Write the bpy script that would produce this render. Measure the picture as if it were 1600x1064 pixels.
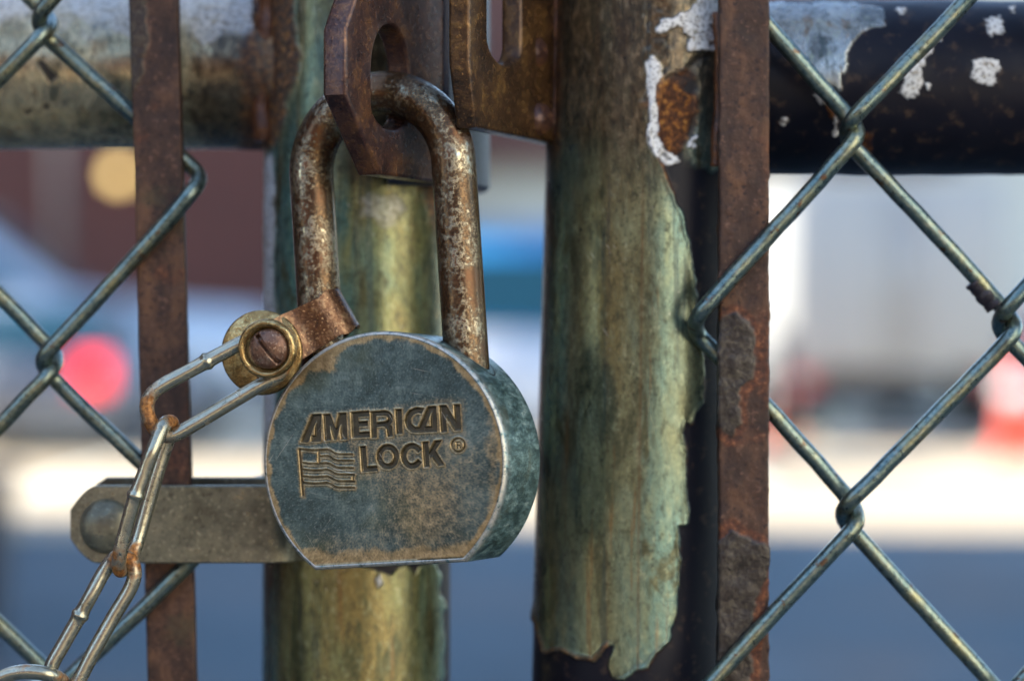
import bpy, bmesh, math, random
import numpy as np
from mathutils import Vector, Matrix
random.seed(4)
C = bpy.context.scene.collection
for o in list(bpy.data.objects): bpy.data.objects.remove(o)

# ------------------------------------------------------------------ camera, sky, sun, exposure
sc = bpy.context.scene
H0 = 1.10                                   # height of the lens above the ground
cam_d = bpy.data.cameras.new('camera'); cam = bpy.data.objects.new('camera', cam_d); C.objects.link(cam)
cam.location = (0, 0, H0); cam.rotation_euler = (math.radians(90), 0, 0)
cam_d.lens = 85; cam_d.sensor_width = 36; cam_d.clip_start = .02; cam_d.clip_end = 2000
cam_d.dof.use_dof = True; cam_d.dof.focus_distance = .603; cam_d.dof.aperture_fstop = 6.0
cam_d.dof.aperture_blades = 9
sc.camera = cam
world = bpy.data.worlds.new('World'); sc.world = world; world.use_nodes = True
wn = world.node_tree
SUN_EL, SUN_AZ = math.radians(32), math.radians(-76)      # azimuth from +Y towards +X: sun stands at the left
sky = wn.nodes.new('ShaderNodeTexSky'); sky.sky_type = 'NISHITA'; sky.sun_disc = False
sky.sun_elevation = SUN_EL; sky.sun_rotation = SUN_AZ; sky.dust_density = .6; sky.air_density = 1.0
wn.links.new(sky.outputs[0], wn.nodes['Background'].inputs[0]); wn.nodes['Background'].inputs[1].default_value = .135
sun_d = bpy.data.lights.new('sun', 'SUN'); sun_d.energy = 3.7; sun_d.angle = math.radians(.5); sun_d.color = (1, .93, .80)
sun = bpy.data.objects.new('sun', sun_d); C.objects.link(sun)
sv = Vector((math.sin(SUN_AZ)*math.cos(SUN_EL), math.cos(SUN_AZ)*math.cos(SUN_EL), math.sin(SUN_EL)))
sun.rotation_euler = sv.to_track_quat('Z', 'Y').to_euler()
vs = sc.view_settings; vs.view_transform = 'Standard'; vs.look = 'None'; vs.gamma = 1; vs.use_curve_mapping = False
vs.exposure = 2.25

# ------------------------------------------------------------------ helpers
K = 36/85/1600
def P(px, py, Y): return Vector(((px-800)*K*Y, Y, H0+(532-py)*K*Y))
def to_px(w):                                # world (n,3) -> where a surface point was measured
    return np.stack([800+w[:, 0]/(K*w[:, 1]), 532-(w[:, 2]-H0)/(K*w[:, 1])], 1)
def _h(i, j, k, s):
    n = (i*73856093) ^ (j*19349663) ^ (k*83492791) ^ (s*2654435761 & 0x7fffffff)
    n = (n ^ (n >> 13)) * 1274126177 & 0x7fffffff
    n = (n ^ (n >> 16)) * 668265263 & 0x7fffffff
    return ((n ^ (n >> 15)) & 0xffff)/65535.0
def vnoise(p, s=0):
    f = np.floor(p); i = f.astype(np.int64); t = p-f; t = t*t*(3-2*t); r = 0
    for a in (0, 1):
        for b in (0, 1):
            for c in (0, 1):
                w = (t[:, 0] if a else 1-t[:, 0])*(t[:, 1] if b else 1-t[:, 1])*(t[:, 2] if c else 1-t[:, 2])
                r = r+w*_h(i[:, 0]+a, i[:, 1]+b, i[:, 2]+c, s)
    return r*2-1
def fbm(p, sc_, o=4, s=0):
    r = 0; a = 1; q = np.array(p, float)*sc_
    for k in range(o): r = r+a*vnoise(q, s+k*7); q = q*2.03+11.3; a *= .5
    return r/1.7
def sd(Q, poly):
    poly = np.array(poly, float); a = poly; b = np.roll(poly, -1, 0)
    d = np.full(len(Q), 1e9); ins = np.zeros(len(Q), bool)
    for (x0, y0), (x1, y1) in zip(a, b):
        ex, ey = x1-x0, y1-y0; wx = Q[:, 0]-x0; wy = Q[:, 1]-y0
        t = np.clip((wx*ex+wy*ey)/max(ex*ex+ey*ey, 1e-9), 0, 1)
        d = np.minimum(d, (wx-ex*t)**2+(wy-ey*t)**2)
        if y1 != y0: ins ^= ((y0 > Q[:, 1]) != (y1 > Q[:, 1])) & (Q[:, 0] < ex*(Q[:, 1]-y0)/ey+x0)
    d = np.sqrt(d); return np.where(ins, -d, d)
def sds(Q, polys):
    r = np.full(len(Q), 1e9)
    for p in polys: r = np.minimum(r, sd(Q, p))
    return r
def sstep(a, b, x): t = np.clip((x-a)/(b-a), 0, 1); return t*t*(3-2*t)

def tag(o, label=None, cat=None, group=None, kind=None):
    if label: o['label'] = label
    if cat: o['category'] = cat
    if group: o['group'] = group
    if kind: o['kind'] = kind
    return o
def empty(name, loc, label, cat, group=None, rz=0):
    o = bpy.data.objects.new(name, None); C.objects.link(o); o.location = loc; o.rotation_euler = (0, 0, rz); o.empty_display_size = .02
    return tag(o, label, cat, group)
def link(name, me, mat, parent=None, smooth=True, world_coords=False, loc=None):
    if mat and not me.materials: me.materials.append(mat)
    if smooth: me.shade_smooth()
    o = bpy.data.objects.new(name, me); C.objects.link(o)
    if parent is not None:
        o.parent = parent
        if world_coords:
            bpy.context.view_layer.update(); o.matrix_parent_inverse = parent.matrix_world.inverted()
    if loc is not None: o.location = loc
    return o
def me_np(name, V, F):
    me = bpy.data.meshes.new(name); V = np.asarray(V, np.float32); F = np.asarray(F, np.int32)
    me.vertices.add(len(V)); me.vertices.foreach_set('co', V.ravel())
    n = F.shape[1]; me.loops.add(F.size); me.loops.foreach_set('vertex_index', F.ravel())
    me.polygons.add(len(F)); me.polygons.foreach_set('loop_start', np.arange(0, F.size, n, dtype=np.int32))
    me.polygons.foreach_set('loop_total', np.full(len(F), n, np.int32)); me.update(calc_edges=True); me.validate(); return me
def attr(me, name, v):
    a = me.attributes.new(name, 'FLOAT', 'POINT'); a.data.foreach_set('value', np.asarray(v, np.float32))
def me_bm(name, bm):
    bmesh.ops.recalc_face_normals(bm, faces=bm.faces); me = bpy.data.meshes.new(name); bm.to_mesh(me); bm.free(); return me
def box(bm, lo, hi, bev=0, seg=2):
    r = bmesh.ops.create_cube(bm, size=1); vsx = r['verts']
    for v in vsx: v.co = Vector([lo[i]+(v.co[i]+.5)*(hi[i]-lo[i]) for i in range(3)])
    if bev:
        es = {e for v in vsx for e in v.link_edges}
        bmesh.ops.bevel(bm, geom=list(es), offset=bev, segments=seg, affect='EDGES', profile=.5)
def cyl(bm, c, axis, r, h, n=24, r2=None, bev=0):
    q = Vector(axis).to_track_quat('Z', 'Y').to_matrix().to_4x4()
    rr = bmesh.ops.create_cone(bm, cap_ends=True, segments=n, radius1=r, radius2=r if r2 is None else r2, depth=h, matrix=Matrix.Translation(c) @ q)
    if bev:
        es = {e for v in rr['verts'] for e in v.link_edges if len(e.link_faces) == 2 and e.calc_face_angle() > .8}
        bmesh.ops.bevel(bm, geom=list(es), offset=bev, segments=2, affect='EDGES')
def tube_me(name, pts, rad, n=14, closed=False, flat=None):
    pts = [Vector(p) for p in pts]; N = len(pts); rad = rad if hasattr(rad, '__len__') else [rad]*N
    T = []
    for i in range(N):
        a = pts[(i-1) % N] if (closed or i > 0) else pts[i]; b = pts[(i+1) % N] if (closed or i < N-1) else pts[i]
        T.append((b-a).normalized())
    u = T[0].orthogonal().normalized(); V = []
    for i in range(N):
        u = (u-T[i]*u.dot(T[i])).normalized(); w = T[i].cross(u)
        for k in range(n):
            a = 2*math.pi*k/n; V.append(pts[i]+(u*math.cos(a)+w*math.sin(a))*rad[i])
    F = []
    sh = 0
    if closed:                                # undo the frame's twist where the loop closes
        ue = (u-T[0]*u.dot(T[0])).normalized(); u0 = (V[0]-pts[0]).normalized(); w0 = T[0].cross(u0)
        sh = round(math.atan2(ue.dot(w0), ue.dot(u0))/(2*math.pi)*n)
    for i in range(N if closed else N-1):
        j = (i+1) % N; s = sh if (closed and i == N-1) else 0
        for k in range(n):
            k2 = (k+1) % n; F.append((i*n+k, i*n+k2, j*n+(k2+s) % n, j*n+(k+s) % n))
    me = bpy.data.meshes.new(name)
    if not closed: F += [tuple(range(n))[::-1], tuple((N-1)*n+k for k in range(n))]
    me.from_pydata([tuple(v) for v in V], [], F); me.update(); return me
def spline(pts, sub=8, closed=False):
    pts = [Vector(p) for p in pts]; N = len(pts); out = []
    for i in range(N if closed else N-1):
        if closed: a, b, c, d = (pts[(i+j) % N] for j in (-1, 0, 1, 2))
        else: a, b, c, d = pts[max(i-1, 0)], pts[i], pts[i+1], pts[min(i+2, N-1)]
        for s in range(sub):
            t = s/sub
            out.append(.5*((2*b)+(c-a)*t+(2*a-5*b+4*c-d)*t*t+(3*b-a-3*c+d)*t**3))
    if not closed: out.append(pts[-1])
    return out

# ------------------------------------------------------------------ materials
class N:
    def __init__(s, name):
        s.m = bpy.data.materials.new(name); s.m.use_nodes = True; s.t = s.m.node_tree; s.b = s.t.nodes['Principled BSDF']
        s.tc = s.t.nodes.new('ShaderNodeTexCoord')
        s.pos = s.tc.outputs['Object']
    def _in(s, sock, v):
        if hasattr(v, 'links') and hasattr(v, 'is_output'): s.t.links.new(v, sock)
        else:
            if sock.type == 'RGBA' and hasattr(v, '__len__') and len(v) == 3: v = (*v, 1)
            sock.default_value = v
    def map(s, sc_, vec=None):
        n = s.t.nodes.new('ShaderNodeMapping'); s._in(n.inputs[0], vec or s.pos); n.inputs['Scale'].default_value = sc_; return n.outputs[0]
    def noise(s, scale, detail=6, vec=None, dist=0, rough=.6, off=None):
        n = s.t.nodes.new('ShaderNodeTexNoise'); v = vec or s.pos
        if off:
            m = s.t.nodes.new('ShaderNodeMapping'); s._in(m.inputs[0], v); m.inputs['Location'].default_value = (off, off*.7, off*.3); v = m.outputs[0]
        s._in(n.inputs['Vector'], v); n.inputs['Scale'].default_value = scale
        n.inputs['Detail'].default_value = detail; n.inputs['Distortion'].default_value = dist; n.inputs['Roughness'].default_value = rough; return n.outputs[0]
    def vor(s, scale, vec=None, feat='F1'):
        n = s.t.nodes.new('ShaderNodeTexVoronoi'); n.feature = feat; s._in(n.inputs['Vector'], vec or s.pos); n.inputs['Scale'].default_value = scale; return n.outputs['Distance']
    def ramp(s, f, stops):
        n = s.t.nodes.new('ShaderNodeValToRGB'); s._in(n.inputs[0], f); e = n.color_ramp.elements
        while len(e) < len(stops): e.new(.5)
        for x, (p, c) in zip(e, stops):
            x.position = p; x.color = (*c, 1) if hasattr(c, '__len__') else (c, c, c, 1)
        return n.outputs[0]
    def st(s, f, a, b):
        n = s.t.nodes.new('ShaderNodeMapRange'); n.interpolation_type = 'SMOOTHSTEP'; s._in(n.inputs[0], f)
        n.inputs[1].default_value = a; n.inputs[2].default_value = b; return n.outputs[0]
    def mix(s, f, a, b, mode='MIX'):
        n = s.t.nodes.new('ShaderNodeMix'); n.data_type = 'RGBA'; n.blend_type = mode
        s._in(n.inputs[0], f); s._in(n.inputs[6], a); s._in(n.inputs[7], b); return n.outputs[2]
    def math(s, op, a, b=0.0):
        n = s.t.nodes.new('ShaderNodeMath'); n.operation = op; n.use_clamp = False; s._in(n.inputs[0], a); s._in(n.inputs[1], b); return n.outputs[0]
    def attr(s, name):
        n = s.t.nodes.new('ShaderNodeAttribute'); n.attribute_name = name; return n.outputs['Fac']
    def bump(s, h, dist, strength=1, nrm=None):
        n = s.t.nodes.new('ShaderNodeBump'); s._in(n.inputs['Height'], h); n.inputs['Distance'].default_value = dist; n.inputs['Strength'].default_value = strength
        if nrm: s._in(n.inputs['Normal'], nrm)
        return n.outputs[0]
    def out(s, col, rough=.5, metal=0, nrm=None, **kw):
        s._in(s.b.inputs['Base Color'], col); s._in(s.b.inputs['Roughness'], rough); s._in(s.b.inputs['Metallic'], metal)
        if nrm: s._in(s.b.inputs['Normal'], nrm)
        for k, v in kw.items(): s._in(s.b.inputs[k.replace('_', ' ')], v)
        return s.m
def simple(name, col, rough=.5, metal=0, var=.25, scale=6, bumpd=0, **kw):
    n = N(name); f = n.noise(scale, 5)
    c = n.mix(f, tuple(x*(1-var) for x in col), tuple(min(1, x*(1+var)) for x in col))
    return n.out(c, rough, metal, n.bump(n.noise(scale*12, 4), bumpd) if bumpd else None, **kw)

def mat_post(name, warm, teal, olive, seed):
    n = N(name)
    coat, dirt_shade, rust, white, side = (n.attr(a) for a in ('coat', 'dirt_shade', 'rust', 'white', 'side'))
    st = n.map((1, 1, .30)); st2 = n.map((1, 1, .05))
    a = n.noise(120, 8, st, .4, off=seed, rough=.66); b = n.noise(520, 7, n.map((1, 1, .55)), .3, off=seed+3, rough=.7); g = n.noise(900, 4, off=seed); l = n.noise(260, 4, st2, off=seed+5)
    big = n.noise(38, 5, n.map((1, 1, .3)), .5, off=seed+8)
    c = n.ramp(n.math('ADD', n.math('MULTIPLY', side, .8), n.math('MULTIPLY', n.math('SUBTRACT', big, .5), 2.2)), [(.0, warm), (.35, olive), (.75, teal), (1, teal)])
    c = n.mix(n.st(a, .52, .72), c, tuple(x*1.6 for x in olive))
    c = n.mix(n.st(a, .49, .38), c, tuple(x*.50 for x in olive))
    c = n.mix(n.math('MULTIPLY', n.st(b, .52, .70), .50), c, (.40, .44, .28))
    c = n.mix(n.math('MULTIPLY', n.st(b, .47, .37), .60), c, (.030, .034, .022)); pit = n.noise(1100, 4, off=seed+6, rough=.7); c = n.mix(n.math('MULTIPLY', n.math('MULTIPLY', n.st(pit, .58, .64), n.st(n.noise(55, 5, off=seed+4), .47, .58)), .85), c, (.018, .020, .016))
    c = n.mix(n.math('MULTIPLY', n.st(l, .60, .66), .55), c, (.20, .10, .03))
    c = n.mix(n.math('MULTIPLY', n.st(l, .40, .34), .6), c, (.03, .05, .05)); c = n.mix(n.math('MULTIPLY', n.attr('seam'), .8), c, (.13, .07, .03))
    c = n.mix(n.math('MULTIPLY', n.st(g, .35, .65), .30), c, (.02, .03, .02))
    mp = n.t.nodes.new('ShaderNodeMapping'); n._in(mp.inputs[0], n.pos); mp.inputs['Rotation'].default_value = (.5, .45, 0)
    scr = n.noise(1300, 2, n.map((1, 1, .03), mp.outputs[0]), 0, off=seed); c = n.mix(n.math('MULTIPLY', n.math('MULTIPLY', n.st(scr, .66, .70), n.st(n.noise(50, 3, off=seed+1), .52, .6)), .6), c, (.50, .50, .42))
    dcol = n.ramp(b, [(.3, (.012, .010, .010)), (.5, (.06, .038, .022)), (.62, (.17, .12, .07)), (.75, (.26, .22, .15))])
    c = n.mix(n.math('MULTIPLY', dirt_shade, .85), c, dcol)
    under = n.mix(n.st(n.noise(260, 6, off=seed), .54, .72), (.006, .006, .011), (.045, .03, .022))
    cc = n.mix(coat, under, c)
    rc = n.ramp(n.noise(520, 6, off=seed+2), [(.3, (.018, .008, .005)), (.48, (.07, .026, .010)), (.6, (.20, .075, .016)), (.75, (.42, .22, .05))])
    cc = n.mix(rust, cc, rc)
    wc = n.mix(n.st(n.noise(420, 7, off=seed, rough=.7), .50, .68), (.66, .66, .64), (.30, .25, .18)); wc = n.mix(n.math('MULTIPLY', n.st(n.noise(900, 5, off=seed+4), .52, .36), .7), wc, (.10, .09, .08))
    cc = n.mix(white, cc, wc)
    solid = n.math('MAXIMUM', rust, white)
    metal = n.math('MULTIPLY', n.math('MULTIPLY', coat, n.math('SUBTRACT', 1.0, solid)), .55)
    rg = n.mix(coat, (.42,)*3, n.mix(a, (.18,)*3, (.36,)*3))
    rg = n.mix(solid, rg, (.7,)*3)
    h = n.math('ADD', n.math('MULTIPLY', b, .6), n.math('ADD', n.math('MULTIPLY', a, .5), n.math('MULTIPLY', n.noise(520, 6, off=seed+2), n.math('ADD', n.math('MULTIPLY', rust, 1.6), .25))))
    return n.out(cc, rg, metal, n.bump(h, .00011, .7), Specular_IOR_Level=n.math('ADD', .16, n.math('MULTIPLY', coat, .34)))
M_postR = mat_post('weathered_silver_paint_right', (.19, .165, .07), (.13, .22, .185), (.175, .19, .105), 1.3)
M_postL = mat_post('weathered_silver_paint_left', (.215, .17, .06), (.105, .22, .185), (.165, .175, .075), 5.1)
M_railL = mat_post('weathered_rail_paint', (.50, .40, .24), (.46, .47, .42), (.48, .40, .24), 9.4)
M_railR = mat_post('black_rail_paint', (.26, .27, .27), (.33, .37, .38), (.30, .32, .32), 14.2)

def mat_rustbar():
    n = N('rusty_flat_bar'); gp = n.attr('paint'); edge = n.attr('rust')
    v = n.map((1, 1, .45)); a = n.noise(160, 7, v, .4); b = n.noise(700, 6); d = n.noise(45, 4)
    c = n.ramp(a, [(.3, (.024, .012, .008)), (.5, (.058, .027, .015)), (.68, (.12, .055, .026))])
    c = n.mix(n.st(b, .56, .7), c, (.12, .058, .036)); c = n.mix(n.st(b, .45, .33), c, (.020, .009, .008))
    c = n.mix(n.math('MULTIPLY', n.st(d, .58, .7), .5), c, (.05, .045, .02))
    c = n.mix(edge, c, n.ramp(b, [(.35, (.04, .013, .007)), (.55, (.11, .034, .013)), (.7, (.26, .09, .03))]))
    pc = n.ramp(n.noise(500, 7, dist=1.2), [(.36, (.016, .012, .010)), (.5, (.036, .028, .022)), (.66, (.075, .060, .042))])
    c = n.mix(gp, c, pc)
    return n.out(c, n.mix(gp, (.55,)*3, (.30,)*3), .2, n.bump(n.math('ADD', b, n.math('MULTIPLY', n.noise(330, 7, dist=1.2), n.math('ADD', n.math('MULTIPLY', gp, 1.0), .4))), .00025, .7), Specular_IOR_Level=.4)
M_bar = mat_rustbar()
def mat_wire(name, seed, dark=1.0, warm=.5):
    n = N(name); a = n.noise(110, 6, off=seed); b = n.noise(800, 6, off=seed); c_ = n.noise(300, 6, off=seed+2)
    c = n.ramp(a, [(.36, (.15*dark, .225*dark, .215*dark)), (.5, (.21*dark, .28*dark, .245*dark)), (.64, (.32*dark, .32*dark, .19*dark))])
    c = n.mix(n.math('MULTIPLY', n.st(b, .48, .70), .5), c, (.46*dark, .48*dark, .40*dark)); c = n.mix(n.math('MULTIPLY', n.st(b, .48, .34), .6), c, (.06, .075, .07)); d_ = n.noise(60, 5, off=seed+9); c = n.mix(n.math('MULTIPLY', n.st(d_, .54, .66), .55), c, (.07, .07, .045))
    c = n.mix(n.math('MULTIPLY', n.st(c_, .57+.06*(1-warm), .68), .8), c, (.13, .055, .02))
    return n.out(c, n.mix(b, (.20,)*3, (.40,)*3), .85, n.bump(n.math('ADD', b, c_), .00012, .7))
M_wireR = mat_wire('galvanised_wire', 2.2, .72, .3)
M_wireL = mat_wire('galvanised_wire_weathered', 7.7, .72, .4)
M_band = None
def mat_chain():
    n = N('rusty_zinc_chain'); r = n.attr('rust'); a = n.noise(170, 7); b = n.noise(900, 5)
    c = n.mix(a, (.26, .25, .18), (.48, .45, .34)); c = n.mix(n.math('MULTIPLY', n.st(b, .46, .30), .6), c, (.09, .07, .04))
    f = n.math('MAXIMUM', n.st(n.math('ADD', a, n.math('MULTIPLY', r, .22)), .60, .76), 0.0)
    c = n.mix(f, c, n.ramp(b, [(.35, (.09, .032, .008)), (.5, (.26, .10, .02)), (.65, (.45, .20, .05))]))
    return n.out(c, n.mix(f, (.26,)*3, (.6,)*3), n.mix(f, (.85,)*3, (.3,)*3), n.bump(b, .00008, .7))
M_chain = mat_chain()
def mat_rust(name, dark, mid, lite, shine=.0, sc_=1.0, metal=.25, seed=0.0):
    n = N(name); a = n.noise(130*sc_, 8, dist=.4, off=seed+.1); b = n.noise(650*sc_, 7, off=seed+1); g = n.noise(1600*sc_, 4, off=seed)
    c = n.ramp(n.math('ADD', n.math('MULTIPLY', a, .6), n.math('MULTIPLY', b, .4)), [(.36, dark), (.5, mid), (.64, lite)])
    c = n.mix(n.math('MULTIPLY', n.st(g, .56, .74), .6), c, tuple(min(1, x*2.2) for x in lite))
    c = n.mix(n.math('MULTIPLY', n.st(g, .42, .28), .7), c, tuple(x*.4 for x in dark))
    f = n.st(b, .55, .7)
    return n.out(c, n.mix(f, (.46-.2*shine,)*3, (.28-.13*shine,)*3), metal, n.bump(n.math('ADD', b, n.math('ADD', n.math('MULTIPLY', g, .6), a)), .00024, .6))
M_hasp = mat_rust('rusty_hasp_steel', (.020, .010, .010), (.060, .028, .022), (.17, .078, .034), .9, metal=.4)
M_hasp2 = mat_rust('rusty_hasp_steel_yellowed', (.018, .010, .006), (.062, .030, .013), (.18, .095, .03), .9, seed=5., metal=.45)
M_clamp = mat_rust('rusty_clamp_steel', (.045, .020, .010), (.11, .050, .022), (.30, .19, .10), 1, seed=3., metal=.6)
M_washer = mat_rust('brass_toned_washer', (.11, .055, .015), (.30, .19, .07), (.55, .42, .20), 1, seed=8., metal=.8)
M_screw = mat_rust('rusty_screw_head', (.06, .03, .02), (.17, .085, .05), (.33, .24, .17), .8, seed=11., metal=.5)
M_band = mat_rust('dull_galvanised_band', (.075, .068, .045), (.15, .14, .095), (.23, .21, .14), .5, seed=17., metal=.6, sc_=.6)
M_weld = mat_rust('rusty_weld', (.03, .010, .004), (.11, .035, .012), (.24, .09, .025), .3, seed=14., metal=.1)
def mat_shackle():
    n = N('pitted_chrome_shackle'); a = n.noise(110, 9, dist=.1, rough=.68); b = n.noise(700, 8, rough=.75); g = n.noise(1500, 4)
    s = n.math('ADD', n.math('MULTIPLY', a, .45), n.math('MULTIPLY', b, .55))
    rustc = n.ramp(g, [(.3, (.030, .018, .010)), (.5, (.085, .050, .024)), (.72, (.20, .125, .06))])
    rustc = n.mix(n.st(n.noise(70, 6, off=5.), .50, .66), rustc, (.095, .045, .020))
    f = n.st(s, .485, .585)
    c = n.mix(f, rustc, n.mix(g, (.22, .185, .12), (.38, .33, .23)))
    f2 = n.st(s, .60, .72); c = n.mix(f2, c, (.52, .52, .46))
    return n.out(c, n.mix(f, (.27,)*3, (.13,)*3), n.mix(f, (.75,)*3, (.95,)*3), n.bump(n.math('ADD', n.math('MULTIPLY', f, .8), n.math('MULTIPLY', g, .5)), .00008, .6))
M_shackle = mat_shackle()
def mat_lock(side):
    n = N('lock_patina_side' if side else 'lock_patina_face')
    a = n.noise(75, 7, dist=.3, rough=.6); b = n.noise(480, 8, rough=.7); g = n.noise(1900, 4); big = n.noise(30, 4, off=2.)
    if side:
        v = n.map((1, .35, 1)); w = n.noise(430, 8, v, .12, rough=.75)
        c = n.ramp(w, [(.36, (.030, .060, .060)), (.47, (.07, .13, .13)), (.57, (.20, .31, .30)), (.68, (.50, .58, .54))])
        c = n.mix(n.math('MULTIPLY', n.st(a, .55, .7), .6), c, (.10, .10, .06))
        c = n.mix(n.math('MULTIPLY', n.st(g, .5, .3), .5), c, (.02, .04, .045))
        e = n.attr('edge'); c = n.mix(n.math('MULTIPLY', e, n.st(b, .35, .55)), c, (.48, .45, .38))
        return n.out(c, n.mix(w, (.22,)*3, (.45,)*3), .6, n.bump(n.math('ADD', w, g), .00010, .8))
    tan = n.attr('tan'); rec = n.attr('recess')
    c = n.ramp(n.math('ADD', n.math('MULTIPLY', a, .55), n.math('MULTIPLY', b, .45)), [(.36, (.024, .042, .042)), (.47, (.046, .076, .076)), (.56, (.088, .130, .126)), (.68, (.20, .25, .23))])
    c = n.mix(n.math('MULTIPLY', n.st(g, .52, .72), .55), c, (.22, .25, .22)); c = n.mix(n.math('MULTIPLY', n.st(g, .46, .28), .7), c, (.016, .022, .022))
    c = n.mix(n.math('MULTIPLY', n.st(big, .50, .66), .45), c, (.070, .080, .035))
    t = n.ramp(b, [(.3, (.13, .095, .045)), (.5, (.27, .20, .10)), (.68, (.44, .34, .19))])
    t = n.mix(n.math('MULTIPLY', n.st(g, .45, .3), .7), t, (.07, .055, .035))
    f = n.st(n.math('ADD', tan, n.math('ADD', n.math('MULTIPLY', n.math('SUBTRACT', b, .5), .75), n.math('MULTIPLY', n.math('SUBTRACT', g, .5), .6))), .22, .85)
    c = n.mix(f, c, t)
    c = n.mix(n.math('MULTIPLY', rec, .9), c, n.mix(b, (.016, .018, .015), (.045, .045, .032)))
    for k_, (ang_, off_) in enumerate(((.5, 1.), (-.7, 4.), (1.3, 8.))):
        mp = n.t.nodes.new('ShaderNodeMapping'); n._in(mp.inputs[0], n.pos); mp.inputs['Rotation'].default_value = (0, ang_, 0); mp2 = n.map((1, 1, .02), mp.outputs[0])
        sc1 = n.noise(1500, 2, mp2, 0, off=off_); msk = n.noise(70, 3, off=off_)
        c = n.mix(n.math('MULTIPLY', n.math('MULTIPLY', n.st(sc1, .66, .72), n.st(msk, .5, .6)), .55), c, (.42, .40, .34))
    return n.out(c, n.mix(b, (.24,)*3, (.42,)*3), .65, n.bump(n.math('ADD', b, n.math('MULTIPLY', g, .7)), .00006, .7))
M_face, M_side = mat_lock(0), mat_lock(1)

# ------------------------------------------------------------------ the setting, structures
def mat_asphalt():
    n = N('asphalt'); g = n.noise(90, 6); b = n.noise(.35, 5); s = n.vor(60)
    c = n.mix(g, (.022, .050, .068), (.042, .084, .108)); c = n.mix(n.st(b, .42, .66), c, (.075, .10, .115)); c = n.mix(n.math('MULTIPLY', n.st(n.noise(.55, 4, off=3.), .50, .66), .7), c, (.10, .078, .065)); c = n.mix(n.math('MULTIPLY', n.st(n.noise(2.2, 5, off=7.), .56, .64), .6), c, (.02, .035, .045))
    return n.out(c, .85, 0, n.bump(s, .004, .6))
M_asph = mat_asphalt()
M_conc = simple('concrete_lot', (.40, .32, .21), .85, var=.18, scale=.6, bumpd=.002)
bm = bmesh.new(); bmesh.ops.create_grid(bm, x_segments=8, y_segments=8, size=600); tag(link('ground', me_bm('ground', bm), M_asph), kind='structure')
bm = bmesh.new(); box(bm, (-60, -30, -.05), (60, -2.6, .004)); tag(link('far_or_added_pavement', me_bm('far_or_added_pavement', bm), M_conc, smooth=False), kind='structure')  # unseen concrete behind the camera, added for its warm bounce
bm = bmesh.new(); box(bm, (-60, 14.0, -.05), (60, 27.2, .004)); tag(link('far_or_added_pavement', me_bm('far_or_added_pavement', bm), M_conc, smooth=False), kind='structure')

bm = bmesh.new()
for i in range(9): box(bm, (-9+i*2.7, 17.5, .006), (-8.88+i*2.7, 23.5, .009))
tag(link('road_markings', me_bm('road_markings', bm), simple('worn_line_paint', (.75, .72, .60), .7), smooth=False), kind='structure')
def brick_mat(name, c1, c2, mortar):
    n = N(name); t = n.t.nodes.new('ShaderNodeTexBrick')
    sep = n.t.nodes.new('ShaderNodeSeparateXYZ'); comb = n.t.nodes.new('ShaderNodeCombineXYZ'); n._in(sep.inputs[0], n.pos)
    n._in(comb.inputs[0], n.math('ADD', sep.outputs[0], sep.outputs[1])); n._in(comb.inputs[1], sep.outputs[2]); n._in(t.inputs['Vector'], comb.outputs[0])
    n._in(t.inputs['Color1'], c1); n._in(t.inputs['Color2'], c2); n._in(t.inputs['Mortar'], mortar); t.inputs['Scale'].default_value = 1
    t.inputs['Brick Width'].default_value = .225; t.inputs['Row Height'].default_value = .075; t.inputs['Mortar Size'].default_value = .01
    return n.out(n.mix(n.math('MULTIPLY', n.noise(.8, 5), .4), t.outputs[0], tuple(x*.5 for x in c1)), .85, 0, n.bump(t.outputs[1], -.006))
M_brick = brick_mat('maroon_brick', (.13, .030, .020), (.075, .020, .016), (.08, .04, .03))
M_stucco = simple('pale_stucco', (.62, .56, .46), .8, var=.08, scale=.8, bumpd=.003)
M_cream = simple('bounce_cream_render', (.78, .74, .66), .8, var=.08, scale=.8)
M_dark = simple('dark_glass', (.008, .06, .085), .12, 0, var=.2)
M_rubber = simple('tyre_rubber', (.02, .02, .022), .8)
M_steel = simple('hub_metal', (.45, .45, .46), .3, .8)
M_black = simple('black_plastic', (.02, .02, .022), .45)
M_trim = simple('grey_trim', (.25, .25, .25), .5)
M_dkmetal = simple('dark_roof_metal', (.07, .065, .065), .6)

def lamp_mat(name, col, e):
    n = N(name); return n.out(col, .3, 0, None, Emission_Color=col, Emission_Strength=e)
M_tail = simple('red_lens', (.55, .02, .02), .25)
M_taillit = lamp_mat('lit_red_lens', (1, .02, .025), .62)
M_amber = lamp_mat('lit_lamp_glass', (1, .66, .24), .75)

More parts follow.
